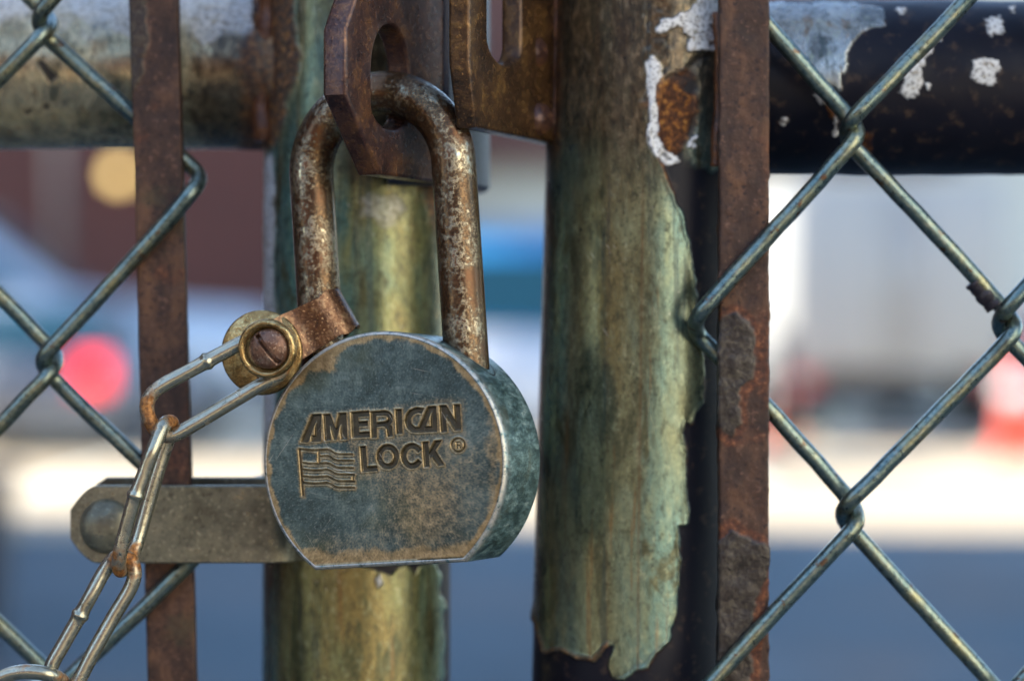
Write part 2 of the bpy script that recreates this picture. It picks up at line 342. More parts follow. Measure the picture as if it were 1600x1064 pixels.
def building(name, lo, hi, mat, label, cat, wins=(), face=-1):
    r = empty(name, ((lo[0]+hi[0])/2, (lo[1]+hi[1])/2, 0), label, cat)
    L = Vector(lo)-r.location; Hh = Vector(hi)-r.location
    bm = bmesh.new(); box(bm, L, Hh); link('wall', me_bm('wall', bm), mat, r, False)
    bm = bmesh.new(); box(bm, (L.x-.15, L.y-.15, Hh.z+.002), (Hh.x+.15, Hh.y+.15, Hh.z+.3), .03); link('parapet', me_bm('parapet', bm), M_trim, r, False)
    for (x, z, w, h) in wins:
        xx = x-r.location.x; yy = L.y
        bm = bmesh.new()
        for a, b in (((xx-w/2-.07, yy-.05, z-.07), (xx-w/2, yy-.003, z+h+.07)), ((xx+w/2, yy-.05, z-.07), (xx+w/2+.07, yy-.003, z+h+.07)),
                     ((xx-w/2, yy-.05, z-.07), (xx+w/2, yy-.003, z)), ((xx-w/2, yy-.05, z+h), (xx+w/2, yy-.003, z+h+.07)), ((xx-.02, yy-.045, z), (xx+.02, yy-.003, z+h))): box(bm, a, b)
        f = link('window', me_bm('window', bm), M_trim, r, False)
        bm = bmesh.new(); box(bm, (xx-w/2+.002, yy-.02, z+.002), (xx+w/2-.002, yy-.006, z+h-.002)); link('pane', me_bm('pane', bm), M_dark, f, False)
    return r
b1 = building('far_or_added_brick_building', (-26, 42, 0), (-1.35, 54, 8), M_brick, 'dark maroon brick building far behind the left gate leaf', 'building', [(x, 5.4, 1.4, 1.4) for x in (-12, -8.5, -5, -1.5)])
building('stucco_building', (-1.15, 44, 0), (30, 56, 9), M_stucco, 'pale stucco building far behind the grey box truck', 'building', [(x, 5.2, 1.5, 1.6) for x in (4, 8, 12, 16)])
st_ = [o for o in bpy.data.objects if o.name.startswith('stucco_building')][0]
bm = bmesh.new(); box(bm, (-1.1-st_.location.x, 43.3-st_.location.y, 4.3), (8-st_.location.x, 43.997-st_.location.y, 8.95), .02); link('fascia', me_bm('fascia', bm), simple('brown_fascia', (.12, .045, .035), .7), st_, False)
bm = bmesh.new(); box(bm, (-1.0-st_.location.x, 43.93-st_.location.y, .3), (4.5-st_.location.x, 43.994-st_.location.y, 3.2), .02); link('shutter', me_bm('shutter', bm), simple('blue_shutter', (.16, .30, .50), .6), st_, False)
# unseen block added at the left to cast the shade the gate stands in
building('shade_block', (-26, -2.2, 0), (-5.2, 15.9, 6.2), M_brick, 'unseen dark brick block added beside the yard to shade the gate', 'building', [])
building('bounce_building', (6.0, -13.5, 0), (18, -2.6, 8.0), M_cream, 'unseen sunlit white building added behind the photographer on the right to light the lock', 'building', [])  # added out of view so its sunlit wall throws light on the lock
building('far_or_added_brick_building', (-22, -26, 0), (4.5, -15, 6.0), M_brick, 'unseen low dark brick block added behind the photographer to darken reflections', 'building', [])  # unseen, added to keep reflections from behind the camera dark
# wall lamp on the brick building
lp = P(186, 272, 41.7); r = empty('wall_lamp', lp, 'lit yellow wall lamp on the dark brick building', 'lamp')
bm = bmesh.new(); box(bm, (-.12, .08, -.2), (.12, .298, .22), .02); cyl(bm, (0, .0, .2), (0, 0, 1), .28, .06, 20, .1); link('lamp_housing', me_bm('lamp_housing', bm), M_black, r)
bm = bmesh.new(); bmesh.ops.create_uvsphere(bm, u_segments=20, v_segments=12, radius=.17); link('lamp_globe', me_bm('lamp_globe', bm), M_amber, r, loc=(0, -.08, -.02))

def wheel(parent, x, y, r, w, side):
    bm = bmesh.new(); cyl(bm, (0, 0, 0), (1, 0, 0), r, w, 28, bev=.03); t = link('wheel', me_bm('wheel', bm), M_rubber, parent, loc=(x, y, r))
    bm = bmesh.new(); cyl(bm, (0, 0, 0), (1, 0, 0), r*.62, .03, 20, bev=.01); link('rim', me_bm('rim', bm), M_steel, t, loc=(side*(w/2+.008), 0, 0))
def paint(name, col): return simple(name, col, .28, 0, var=.06, scale=2, Coat_Weight=.6)
def car(label, x, y, rz, col, L=4.5, W=1.8, H=1.5, waist=.95, cab=(.18, .92), lit=False, cat='car', top=None):
    """rear faces local -Y"""
    r = empty('parked_car', (x, y, .004), label, cat, None, rz); m = paint('car_paint', col)
    bm = bmesh.new(); prof = [(0, .32), (-.03, .55), (0, waist-.05), (.12, waist), (L-.9, waist-.02), (L-.15, waist-.18), (L, waist-.4), (L-.03, .34), (L-.4, .24), (.4, .24)]
    a = [bm.verts.new((-W/2, p[0], p[1])) for p in prof]; b = [bm.verts.new((W/2, p[0], p[1])) for p in prof]
    bm.faces.new(a); bm.faces.new(b[::-1])
    for i in range(len(prof)): j = (i+1) % len(prof); bm.faces.new((a[i], b[i], b[j], a[j]))
    bmesh.ops.bevel(bm, geom=list(bm.edges), offset=.05, segments=3, affect='EDGES'); link('body', me_bm('body', bm), m, r)
    y0, y1 = cab[0]*L*.3, cab[1]*L*.72
    def ring(z, t): return [(-W/2+.06+t*.18, y0+t*.45, z), (W/2-.06-t*.18, y0+t*.45, z), (W/2-.06-t*.18, y1-t*.75, z), (-W/2+.06+t*.18, y1-t*.75, z)]
    bm = bmesh.new(); lo = [bm.verts.new(p) for p in ring(waist-.03, 0)]; hi = [bm.verts.new(p) for p in ring(H, 1)]
    bm.faces.new(lo[::-1]); bm.faces.new(hi)
    for i in range(4): bm.faces.new((lo[i], lo[(i+1) % 4], hi[(i+1) % 4], hi[i]))
    bmesh.ops.bevel(bm, geom=list(bm.edges), offset=.06, segments=3, affect='EDGES'); link('cabin', me_bm('cabin', bm), paint('cabin_paint', top) if top else m, r)
    for i in range(4):
        A, B = Vector(ring(waist+.05, .1)[i]), Vector(ring(waist+.05, .1)[(i+1) % 4]); Cc, D = Vector(ring(H-.12, .82)[(i+1) % 4]), Vector(ring(H-.12, .82)[i])
        nr = (B-A).cross(D-A).normalized(); e = (B-A).normalized()*.13
        bm = bmesh.new(); q = [A+e, B-e, Cc-e, D+e]; f = [bm.verts.new(p+nr*.02) for p in q]; g = [bm.verts.new(p-nr*.02) for p in q]
        bm.faces.new(f); bm.faces.new(g[::-1])
        for k in range(4): bm.faces.new((f[k], g[k], g[(k+1) % 4], f[(k+1) % 4]))
        link('window', me_bm('window', bm), M_dark, r, False)
    for s in (-1, 1):
        bm = bmesh.new(); box(bm, (s*(W/2-.20)-.15, -.05, .63), (s*(W/2-.20)+.15, .03, .95), .02); link('tail_light', me_bm('tail_light', bm), M_taillit if lit and s > 0 else M_tail, r)
        for yy in (.85, L-.85): wheel(r, s*(W/2-.09), yy, .33, .22, s)
    bm = bmesh.new(); box(bm, (-W/2+.08, -.10, .34), (W/2-.08, -.02, .50), .03); link('bumper', me_bm('bumper', bm), M_trim, r)
    return r
a_ = P(20, 0, 22.5); car('pale blue-white hatchback seen from behind with its right tail light lit', a_.x, 22.5, 0, (.12, .14, .17), W=1.9, H=1.5, waist=.98, lit=True)
r = empty('pickup_truck', (-5.9, 27.0, .004), 'pale blue-white truck with sloping windscreen, seen side-on before the brick building', 'truck')
m = paint('truck_paint', (.40, .48, .58)); prof = [(-3.4, .55), (-3.4, 2.5), (-.35, 2.62), (-.1, 2.55), (1.05, 1.55), (3.1, 1.42), (3.25, 1.2), (3.3, .5), (2.95, .42), (-3.2, .42)]
bm = bmesh.new(); a = [bm.verts.new((x, -1, z)) for x, z in prof]; b = [bm.verts.new((x, 1, z)) for x, z in prof]; bm.faces.new(a); bm.faces.new(b[::-1])
for k in range(len(prof)): q = (k+1) % len(prof); bm.faces.new((a[k], b[k], b[q], a[q]))
bmesh.ops.bevel(bm, geom=list(bm.edges), offset=.07, segments=3, affect='EDGES'); link('body', me_bm('body', bm), m, r)
bm = bmesh.new(); a = [bm.verts.new(p) for p in ((-1.3, -1.015, 1.6), (.75, -1.015, 1.6), (-.2, -1.015, 2.35), (-1.3, -1.015, 2.35))]; f = bm.faces.new(a); e = bmesh.ops.extrude_face_region(bm, geom=[f]); [setattr(v.co, 'y', -.98) for v in e['geom'] if isinstance(v, bmesh.types.BMVert)]; link('window', me_bm('window', bm), M_dark, r, False)
bm = bmesh.new(); a = [bm.verts.new(p) for p in ((-.02, -.85, 2.50), (1.0, -.85, 1.62), (1.0, .85, 1.62), (-.02, .85, 2.50))]; f = bm.faces.new(a); e = bmesh.ops.extrude_face_region(bm, geom=[f]); [setattr(v, 'co', v.co+Vector((.03, 0, .035))) for v in e['geom'] if isinstance(v, bmesh.types.BMVert)]; link('windscreen', me_bm('windscreen', bm), M_dark, r, False)
bm = bmesh.new(); box(bm, (3.22, -.98, .45), (3.42, .98, .68), .04); link('bumper', me_bm('bumper', bm), M_black, r)
bm = bmesh.new(); box(bm, (3.2, -.9, .95), (3.32, -.6, 1.15), .02); link('headlight', me_bm('headlight', bm), M_steel, r)
for xx in (-2.3, 2.2):
    for yy, sgn in ((-.9, -1), (.9, 1)):
        bm = bmesh.new(); cyl(bm, (0, 0, 0), (0, 1, 0), .42, .26, 28, bev=.03); t_ = link('wheel', me_bm('wheel', bm), M_rubber, r, loc=(xx, yy, .42))
        bm = bmesh.new(); cyl(bm, (0, 0, 0), (0, 1, 0), .25, .03, 20, bev=.01); link('rim', me_bm('rim', bm), M_steel, t_, loc=(0, sgn*.135, 0))
a_ = P(770, 0, 19); car('white and blue high-roofed car standing behind the gap between the gate posts', a_.x, 20, 0, (.50, .53, .58), W=1.95, H=1.95, waist=1.15, cat='van', top=(.015, .22, .50))

a_ = P(1760, 0, 29); car('dark red hatchback parked at the right, beyond the box truck', a_.x, 30, 0, (.45, .03, .03), L=4.1, W=1.75)
a_ = P(250, 0, 37); car('dark grey sedan parked against the brick building', a_.x, 36.5, 0, (.05, .05, .06), L=4.4)
for px_, Y_, lab_ in ((1288, 36, 'thin dark lamp post behind the box truck'), (92, 34, 'thin dark lamp post in front of the brick building')):
    r = empty('street_lamp', (P(px_, 0, Y_).x, Y_, 0), lab_, 'lamp post', 'lamp posts along the yard')
    bm = bmesh.new(); cyl(bm, (0, 0, 3.2), (0, 0, 1), .09, 6.4, 16, .06); link('pole', me_bm('pole', bm), M_dkmetal, r)
    bm = bmesh.new(); box(bm, (-.1, -1.2, 6.38), (.1, .15, 6.5), .03); link('lamp_head', me_bm('lamp_head', bm), M_trim, r)
for x_, wl_ in ((-4.4, 'grey concrete wheel stop on the sunlit lot under the lit red light'), (-1.7, 'grey concrete wheel stop on the sunlit lot behind the padlock'), (3.9, 'grey concrete wheel stop on the sunlit lot in front of the box truck')):
    bm = bmesh.new(); box(bm, (-.85, -.08, 0), (.85, .08, .13), .03)
    tag(link('wheel_stop', me_bm('wheel_stop', bm), M_trim, loc=(x_, 24.2, .004)), wl_, 'wheel stop', 'wheel stops in the lot')
# grey box truck, right
r = empty('box_truck', (P(1405, 0, 26.5).x, 26.5, .004), 'light grey box truck seen from behind, parked right of the gate', 'truck')
m = simple('truck_paint', (.34, .34, .33), .4, var=.05, scale=1.)
bm = bmesh.new(); box(bm, (-1.22, 0, .75), (1.22, 5.2, 2.9), .04); link('cargo_box', me_bm('cargo_box', bm), m, r)
for s in (-1, 1):
    bm = bmesh.new(); box(bm, (min(s*.02, s*1.12), -.04, .85), (max(s*.02, s*1.12), -.003, 2.78), .012); d = link('door', me_bm('door', bm), m, r)
    bm = bmesh.new(); cyl(bm, (s*.14, -.07, 1.8), (0, 0, 1), .018, 1.7, 10); link('handle', me_bm('handle', bm), M_steel, d)
    bm = bmesh.new(); box(bm, (s*1.02-.10, -.06, .56), (s*1.02+.10, .1, .72), .02); link('tail_light', me_bm('tail_light', bm), M_tail, r)
    for yy in (1.2, 6.2): wheel(r, s*.95, yy, .42, .3, s)
bm = bmesh.new(); box(bm, (-1.15, -.12, .42), (1.15, .0, .54), .02); link('bumper', me_bm('bumper', bm), M_black, r)
bm = bmesh.new(); box(bm, (-.5, .1, .45), (.5, 7, .70), .03); link('chassis', me_bm('chassis', bm), M_black, r)
bm = bmesh.new(); box(bm, (-1.0, 5.35, .55), (1.0, 7.2, 2.2), .12, 3); link('cab', me_bm('cab', bm), m, r)
# red cones beside the truck, standing in for red vehicle lights
M_cone = simple('tail_light_orange', (.85, .10, .06), .5, var=.1); M_conew = simple('tail_light_white', (.8, .8, .8), .4)
for i, (px, Y, lab) in enumerate(((1216, 25.2, 'red cone standing in for a vehicle light at the left corner of the box truck'), (1592, 22, 'red cone standing in for a vehicle light at the right side of the box truck, nearest the frame edge'))):
    r = empty('tail_light_cone', (P(px, 0, Y).x, Y, .004), lab, 'cone', 'red cones standing in for vehicle lights beside the truck'); s = 1.25 if i else 1.1
    bm = bmesh.new(); cyl(bm, (0, 0, .42*s), (0, 0, 1), .17*s, .78*s, 24, .03*s); link('tail_light_cone_body', me_bm('tail_light_cone_body', bm), M_cone, r)
    bm = bmesh.new(); box(bm, (-.22*s, -.22*s, 0), (.22*s, .22*s, .04*s), .01); link('tail_light_cone_base', me_bm('tail_light_cone_base', bm), M_cone, r)
    bm = bmesh.new(); cyl(bm, (0, 0, .5*s), (0, 0, 1), .144*s, .14*s, 24, .118*s); link('tail_light_cone_band', me_bm('tail_light_cone_band', bm), M_conew, r)
r = tag(link('bollard', (lambda b: (cyl(b, (0, 0, .62), (0, 0, 1), .11, 1.2, 20, bev=.03), me_bm('bollard', b))[1])(bmesh.new()), M_black, loc=(P(1216, 0, 24.5).x, 24.5, .0)), 'black steel bollard standing left of the grey box truck', 'bollard')
# black bin at the left edge
r = empty('rubbish_bin', (P(-75, 0, 8.5).x, 8.5, .002), 'black wheeled rubbish bin in the shade at the left edge', 'bin')
bm = bmesh.new(); cyl(bm, (0, 0, .30), (0, 0, 1), .2, .58, 4, .26); bmesh.ops.rotate(bm, verts=bm.verts, cent=(0, 0, 0), matrix=Matrix.Rotation(math.pi/4, 3, 'Z')); link('bin_body', me_bm('bin_body', bm), M_black, r, False)
bm = bmesh.new(); box(bm, (-.22, -.22, .595), (.22, .22, .64), .015); link('lid', me_bm('lid', bm), M_black, r)

# ------------------------------------------------------------------ gate leaves
def grid_axis(lo, hi, f0, f1, fine, coarse):
    a = list(np.arange(lo, f0, coarse))+list(np.arange(f0, f1, fine))+list(np.arange(f1, hi, coarse))+[hi]
    return np.array(sorted(set(a)))
def pipe(name, p0, p1, rad, fine_t, front, masks, mat, parent, fine=.0004, wob=0.0):
    """A pipe from p0 to p1 as a fine grid; fine_t = the part of its length (m) with fine rows; masks(world, px) -> dict"""
    p0, p1 = Vector(p0), Vector(p1); ax = (p1-p0); L = ax.length; ax.normalize(); fr = Vector(front); fr = (fr-ax*fr.dot(ax)).normalized(); sd_ = ax.cross(fr)
    t = grid_axis(0, L, fine_t[0], fine_t[1], fine, .02)
    d = fine/rad; ang = np.concatenate([np.arange(-1.75, 1.75, d), np.linspace(1.75, 2*math.pi-1.75, 26)[:-1]]); n = len(ang)
    A, Fv, S, O = (np.array(v) for v in (ax, fr, sd_, p0))
    nrm = np.cos(ang)[:, None]*Fv+np.sin(ang)[:, None]*S
    W = O+t[:, None, None]*A+nrm[None]*rad; W = W.reshape(-1, 3); NR = np.tile(nrm, (len(t), 1))
    px = to_px(W); m = masks(W, px, np.tile(ang, len(t)))
    h = m['coat']*.00040+m.get('lip', 0)*(.00035+.0003*fbm(W, 260, 3, 15))+m['white']*.0004+m['rust']*(.0003+.00035*fbm(W, 900, 3, 3))+fbm(W, 60, 3, 9)*(.00006+wob)
    W = W+NR*h[:, None]
    c = Vector((p0+p1)/2) if abs(ax.z) < .5 else p0.copy()
    V = W-np.array(c)
    i = np.arange(len(t)-1)[:, None]*n; k = np.arange(n)[None]; k2 = (k+1) % n
    F = np.stack([i+k, i+k2, i+n+k2, i+n+k], -1).reshape(-1, 4)
    me = me_np(name, V, F)
    for a in ('coat', 'dirt_shade', 'rust', 'white'): attr(me, a, m[a])
    attr(me, 'seam', m.get('seam', 0*m['coat']))
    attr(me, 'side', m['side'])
    o = link(name, me, mat, parent, loc=c-parent.location); return o

def soft(d, w=1.6): return 1-sstep(-w, w, d)
def m_postR(W, px, ang):
    n1 = fbm(W, 240, 4, 1)*10; nl = fbm(W, 45, 3, 5)
    coat = [(700, -3000), (1012, -3000), (1012, 0), (1010, 90), (1012, 200), (1028, 250), (1044, 290), (1062, 330), (1078, 380), (1086, 450), (1092, 520), (1100, 580), (1101, 630), (1086, 645), (1078, 662),
            (1068, 655), (1070, 720), (1076, 790), (1074, 818), (1060, 822), (1062, 890), (1056, 950), (1045, 1000), (1022, 1022), (1012, 1042), (990, 1045), (975, 1062), (958, 1058), (952, 1040), (956, 1020), (962, 1006), (945, 1012),
            (930, 1034), (900, 1028), (876, 1016), (850, 1018), (838, 985), (834, 960), (828, 940), (700, 930)]
    dc = sd(px, coat)+n1*.55
    c = soft(dc, 1.4); c = np.where(px[:, 1] > 1250, soft(fbm(W, 30, 4, 2)*60+10, 3), c)
    dirt_shade = sstep(330, 120, px[:, 1]+nl*70+np.clip((px[:, 0]-930)*-.2, -30, 30))
    dirt_shade = np.maximum(dirt_shade, .9*sstep(885, 862, px[:, 0]+n1*.4)*.6)  # darker left edge: shade on the post painted into the colour
    # scuffs and stain edge below the joint
    rust = soft(sd(px, [(1022, 130), (1050, 112), (1078, 125), (1086, 170), (1075, 225), (1048, 240), (1026, 215), (1012, 160)])+n1*2.0, 7)
    rust = np.maximum(rust, .8*soft(np.abs(px[:, 0]-868-nl*4)-12, 6)*sstep(290, 225, px[:, 1]))
    rust = np.maximum(rust, c*.85*sstep(-9, -2, dc)*sstep(900, 990, px[:, 1])*(px[:, 0] < 950)); rust = np.maximum(rust, .75*sstep(-2.5, 0, dc)*sstep(6, 1, dc)*sstep(-.05, .35, fbm(W, 90, 3, 17)))
    wh = [[(1005, 96), (1020, 90), (1031, 100), (1032, 122), (1024, 140), (1028, 180), (1024, 212), (1042, 236), (1060, 252), (1046, 256), (1022, 242), (1011, 228), (1014, 190), (1013, 150), (1010, 120)],
          [(1028, 48), (1032, 32), (1070, 20), (1098, -8), (1150, -20), (1150, 66), (1122, 78), (1100, 84), (1076, 78), (1082, 58), (1060, 44), (1038, 50)], [(1072, 222), (1080, 210), (1088, 214), (1082, 232), (1073, 232)]]
    nf = fbm(W, 700, 3, 91)*3.5; w = soft(sds(px, wh)+n1*.8+nf, 1.2)*(1-.7*soft(fbm(W, 420, 3, 93)*-40+18, 3))
    gry = soft(sd(px, [(1088, 88), (1150, 80), (1150, 250), (1110, 268), (1082, 258), (1066, 230), (1085, 200)])+n1*1.2, 9)*.8
    gry2 = soft(sd(px, [(1012, -200), (1150, -200), (1150, 90), (1080, 95), (1040, 130), (1012, 200)])+n1, 8)
    c = np.maximum(c, np.maximum(gry, gry2)); dirt_shade = np.maximum(dirt_shade, np.maximum(gry*.5, gry2*.85))
    seam = np.maximum(soft(np.abs(px[:, 0]-1004+(px[:, 1]-300)*.011+nl*1.5)-1.2, 2), .5*soft(np.abs(px[:, 0]-950+nl*4)-1, 3))*sstep(200, 320, px[:, 1])
    side = sstep(900, 1090, px[:, 0])*1.0+sstep(950, 870, px[:, 0])*.95+.05  # teal at the left is painted shade, at the right the coat's tone
    return dict(coat=c, dirt_shade=np.clip(dirt_shade, 0, 1), rust=rust*(1-w), white=w, side=np.clip(side, 0, 1), seam=seam, lip=c*np.exp(-(np.minimum(dc, 0)/3.5)**2)*(px[:, 0] > 820))
def m_postL(W, px, ang):
    n1 = fbm(W, 260, 4, 21)*10; nl = fbm(W, 50, 3, 25)
    lower = [(300, 860), (560, 880), (592, 894), (612, 900), (622, 884), (636, 882), (648, 894), (658, 884), (676, 880), (690, 900), (688, 930), (696, 948), (690, 985), (694, 1010), (690, 1030), (700, 1500), (300, 1500)]
    upper = [(300, -3000), (695, -3000), (672, 0), (668, 120), (690, 250), (700, 320), (705, 560), (720, 700), (610, 752), (570, 800), (470, 840), (300, 850)]
    c = soft(np.minimum(sd(px, lower), sd(px, upper))+n1*.6, 1.5); c = np.where(px[:, 1] > 1300, 1, c)
    rust = .9*soft(sd(px, [(395, -300), (446, -300), (460, 30), (468, 110), (452, 175), (432, 225), (405, 240), (380, 240)])+n1*1.1, 5)
    rust = np.maximum(rust, .75*soft(sd(px, [(648, 285), (668, 280), (700, 300), (700, 380), (690, 400), (668, 330)])+n1*1.5, 9))
    dirt_shade = .9*sstep(292, 262, px[:, 1]+nl*10)*sstep(500, 560, px[:, 0]); dirt_shade = np.maximum(dirt_shade, .35*sstep(290, 200, px[:, 1]+nl*60)); dirt_shade = np.maximum(dirt_shade, .75*sstep(645, 685, px[:, 0]+n1)*(px[:, 1] < 600))
    edge_glint = soft(np.abs(px[:, 0]-424+nl*2)-8-n1*.5, 3)*sstep(232, 252, px[:, 1])*sstep(760, 640, px[:, 1])  # bright reflection along the left edge, painted in as pale colour
    w = .32*soft(sd(px, [(562, 308), (590, 300), (622, 308), (636, 328), (615, 345), (588, 352), (568, 335)])+n1*1.6, 6)
    w = np.maximum(w, .9*soft(sd(px, [(586, 905), (593, 898), (597, 910), (590, 918)])+n1*.3, 2))
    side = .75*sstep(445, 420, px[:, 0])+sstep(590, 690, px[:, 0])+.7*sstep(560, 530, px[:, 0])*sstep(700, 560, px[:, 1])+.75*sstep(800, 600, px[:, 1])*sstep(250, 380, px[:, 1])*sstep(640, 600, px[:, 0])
    w = np.maximum(w, .95*edge_glint)
    return dict(coat=c, dirt_shade=np.clip(dirt_shade, 0, 1), rust=np.clip(rust, 0, 1), white=w, side=np.clip(side, 0, 1))
def m_railR(W, px, ang):
    n1 = fbm(W, 260, 4, 31)*10
    cp = [[(1150, 4), (1240, 6), (1300, 4), (1372, 12), (1386, 28), (1378, 42), (1350, 52), (1332, 64), (1326, 90), (1316, 118), (1314, 142), (1292, 134), (1262, 104), (1232, 64), (1216, 40), (1150, 30)]]
    c = soft(sds(px, cp)+n1*.7+fbm(W, 900, 3, 97)*4, 1.2)
    wp = [[(1430, 84), (1444, 83), (1446, 96), (1440, 112), (1442, 132), (1434, 150), (1418, 155), (1402, 148), (1416, 128), (1410, 112), (1414, 100), (1422, 100)],
          [(1520, 96), (1538, 92), (1560, 96), (1564, 106), (1556, 118), (1552, 134), (1536, 134), (1516, 122), (1518, 108)],
          [(1542, 32), (1564, 24), (1566, 44), (1568, 50), (1546, 55), (1540, 40)], [(1446, 64), (1456, 58), (1456, 78), (1448, 84)], [(1462, 56), (1470, 56), (1468, 63)],
          [(1400, 14), (1412, 12), (1416, 20), (1404, 24)], [(1578, 16), (1584, 14), (1584, 22)], [(1272, 150), (1284, 148), (1290, 158), (1280, 164)], [(1300, 186), (1306, 182), (1304, 198)], [(1220, 188), (1228, 186), (1224, 192)],
          [(1302, 204), (1310, 208), (1306, 212)], [(1448, 130), (1454, 132), (1450, 140)]]
    nf = fbm(W, 900, 3, 91)*5; w = soft(sds(px, wp)+n1*.45+nf, 1.2)*(1-.8*soft(fbm(W, 600, 3, 93)*-40+21, 3))
    r = .8*soft(sd(px, [(1290, 160), (1302, 165), (1306, 190), (1296, 186)])+n1*.6, 3)+.5*soft(sd(px, [(1349, 205), (1364, 212), (1360, 240), (1349, 235)])+n1*.6, 3)
    far = px[:, 0] > 1640
    w = np.where(far, soft(-fbm(W, 60, 3, 7)*30+14, 2), w)
    return dict(coat=c, dirt_shade=c*0, rust=np.clip(r, 0, 1), white=w*.92, side=c*.6)
def m_railL(W, px, ang):
    n1 = fbm(W, 240, 4, 41)*10
    c = np.ones(len(W)); c -= soft(sd(px, [(310, 20), (330, 14), (352, 18), (368, -10), (420, -10), (400, 45), (372, 36), (350, 24)])+n1*.5, 2)
    for q in ([(36, 172), (52, 168), (50, 178), (38, 180)], [(66, 164), (76, 162), (78, 170), (70, 172)], [(52, 158), (60, 156), (58, 162)], [(56, 96), (66, 92), (90, 120), (80, 130), (68, 118)]): c -= .9*soft(sd(px, q)+n1*.3, 2)
    dirt_shade = 1.0*soft(sd(px, [(322, 50), (400, 20), (420, 250), (322, 245), (300, 150)])+n1*2.5, 9)
    rust = .8*sstep(372, 392, px[:, 0]+n1*2.2)+.4*soft(sd(px, [(140, 60), (170, 58), (165, 80), (145, 78)])+n1, 6)
    w = .55*soft(sd(px, [(300, 15), (350, 26), (352, 50), (318, 76), (300, 60)])+n1*1.2, 5)+.35*soft(sd(px, [(90, 22), (130, 25), (125, 50), (95, 45)])+n1*2, 8)
    return dict(coat=np.clip(c, 0, 1), dirt_shade=np.clip(dirt_shade, 0, 1), rust=np.clip(rust, 0, 1), white=np.clip(np.maximum(w, .75*sstep(62, 18, px[:, 1]+n1*3+fbm(W, 80, 3, 4)*40)*(px[:, 0] < 395)), 0, 1), side=np.clip(.25+fbm(W, 50, 3, 2)*.5, 0, 1))  # whitened top: the sky's reflection painted along the rail

gateR = empty('chain_link_gate', (P(1003, 0, .664).x, .664, 0), 'right gate leaf with its grey paint peeling off black pipes', 'gate')
gateL = empty('chain_link_gate', (P(558, 0, .682).x, .682, 0), 'left gate leaf with a bolted band around its olive post', 'gate')
def onaxis(pa, pb, Y, z):
    a, b = P(*pa, Y), P(*pb, Y); t = (z-a.z)/(b.z-a.z); return a+(b-a)*t
YR, rR, YL, rL = .664, .0276, .682, .0262
pr0, pr1 = onaxis((1020, 0), (988, 1064), YR, .03), onaxis((1020, 0), (988, 1064), YR, 1.9)
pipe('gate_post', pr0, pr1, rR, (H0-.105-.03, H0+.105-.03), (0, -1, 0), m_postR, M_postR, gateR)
pl0, pl1 = onaxis((562, 0), (558, 1064), YL, .03), onaxis((562, 0), (558, 1064), YL, 1.9)
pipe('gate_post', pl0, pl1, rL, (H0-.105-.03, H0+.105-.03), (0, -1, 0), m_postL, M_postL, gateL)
a, b = P(1040, 139, .666), P(1040, 139, .666)+Vector((1.0, .0, .001))
pipe('rail', a, b, .0240, (0, .17), (0, -1, 0), m_railR, M_railR, gateR, wob=.0005)
b = P(540, 112, .690); a = b+Vector((-1.0, .0, .0))
pipe('rail', a, b, .0218, (1.0-.17, 1.0), (0, -1, 0), m_railL, M_railL, gateL, fine=.0005, wob=.0003)

# tension bars: flat bars with rough edges, fine grid
def flatbar(parent, top, bot, w, th, masks, rough, zr=(.1, 1.88)):
    a, b = Vector(top), Vector(bot); ax = (a-b).normalized(); t0 = (zr[0]-b.z)/ax.z; t1 = (zr[1]-b.z)/ax.z
    p0 = b+ax*t0; L = t1-t0; f0 = -t0-.02; f1 = -t0+(a-b).length+.02
    t = grid_axis(0, L, f0, f1, .00045, .02); fr = Vector((0, -1, 0)); s = Vector((1, 0, 0)); s = (s-ax*s.dot(ax)).normalized()
    ns = int(w/.00045); xs = np.linspace(-w/2, w/2, ns); be = .0005; prof = [(x, -th/2) for x in xs[1:-1]]
    prof = [(-w/2+be*.3, -th/2+be*.3)]+prof+[(w/2-be*.3, -th/2+be*.3)]+[(w/2, y) for y in np.linspace(-th/2+be, th/2-be, 8)]+[(w/2-be, th/2), (-w/2+be, th/2)]+[(-w/2, y) for y in np.linspace(th/2-be, -th/2+be, 6)]
    prof = np.array(prof); n = len(prof)
    W = np.array(p0)+t[:, None, None]*np.array(ax)+prof[None, :, :1]*np.array(s)+prof[None, :, 1:]*np.array((0, 1, 0)); W = W.reshape(-1, 3)
    px = to_px(W); m = masks(W, px)
    nx = np.sign(prof[:, 0])*(np.abs(prof[:, 0]) > w/2-be*.6); ny = np.where(np.abs(prof[:, 1]) > th/2-be*.6, np.sign(prof[:, 1]), 0)
    NR = np.tile(np.stack([nx, ny, 0*nx], 1), (len(t), 1))
    h = m['paint']*(.00022+fbm(W, 200, 3, 5)*.00035)+fbm(W, 260, 4, 11)*.00018+np.tile(np.abs(nx), len(t))*np.maximum(fbm(W, 300, 3, 77)-.1, 0)*rough
    W = W+NR*h[:, None]; V = W-np.array(p0)
    i = np.arange(len(t)-1)[:, None]*n; k = np.arange(n)[None]; k2 = (k+1) % n
    me = me_np('tension_bar', V, np.stack([i+k, i+k2, i+n+k2, i+n+k], -1).reshape(-1, 4)[:, ::1])
    attr(me, 'paint', m['paint']); attr(me, 'rust', m['rust']); return link('tension_bar', me, M_bar, parent, loc=p0-parent.location)
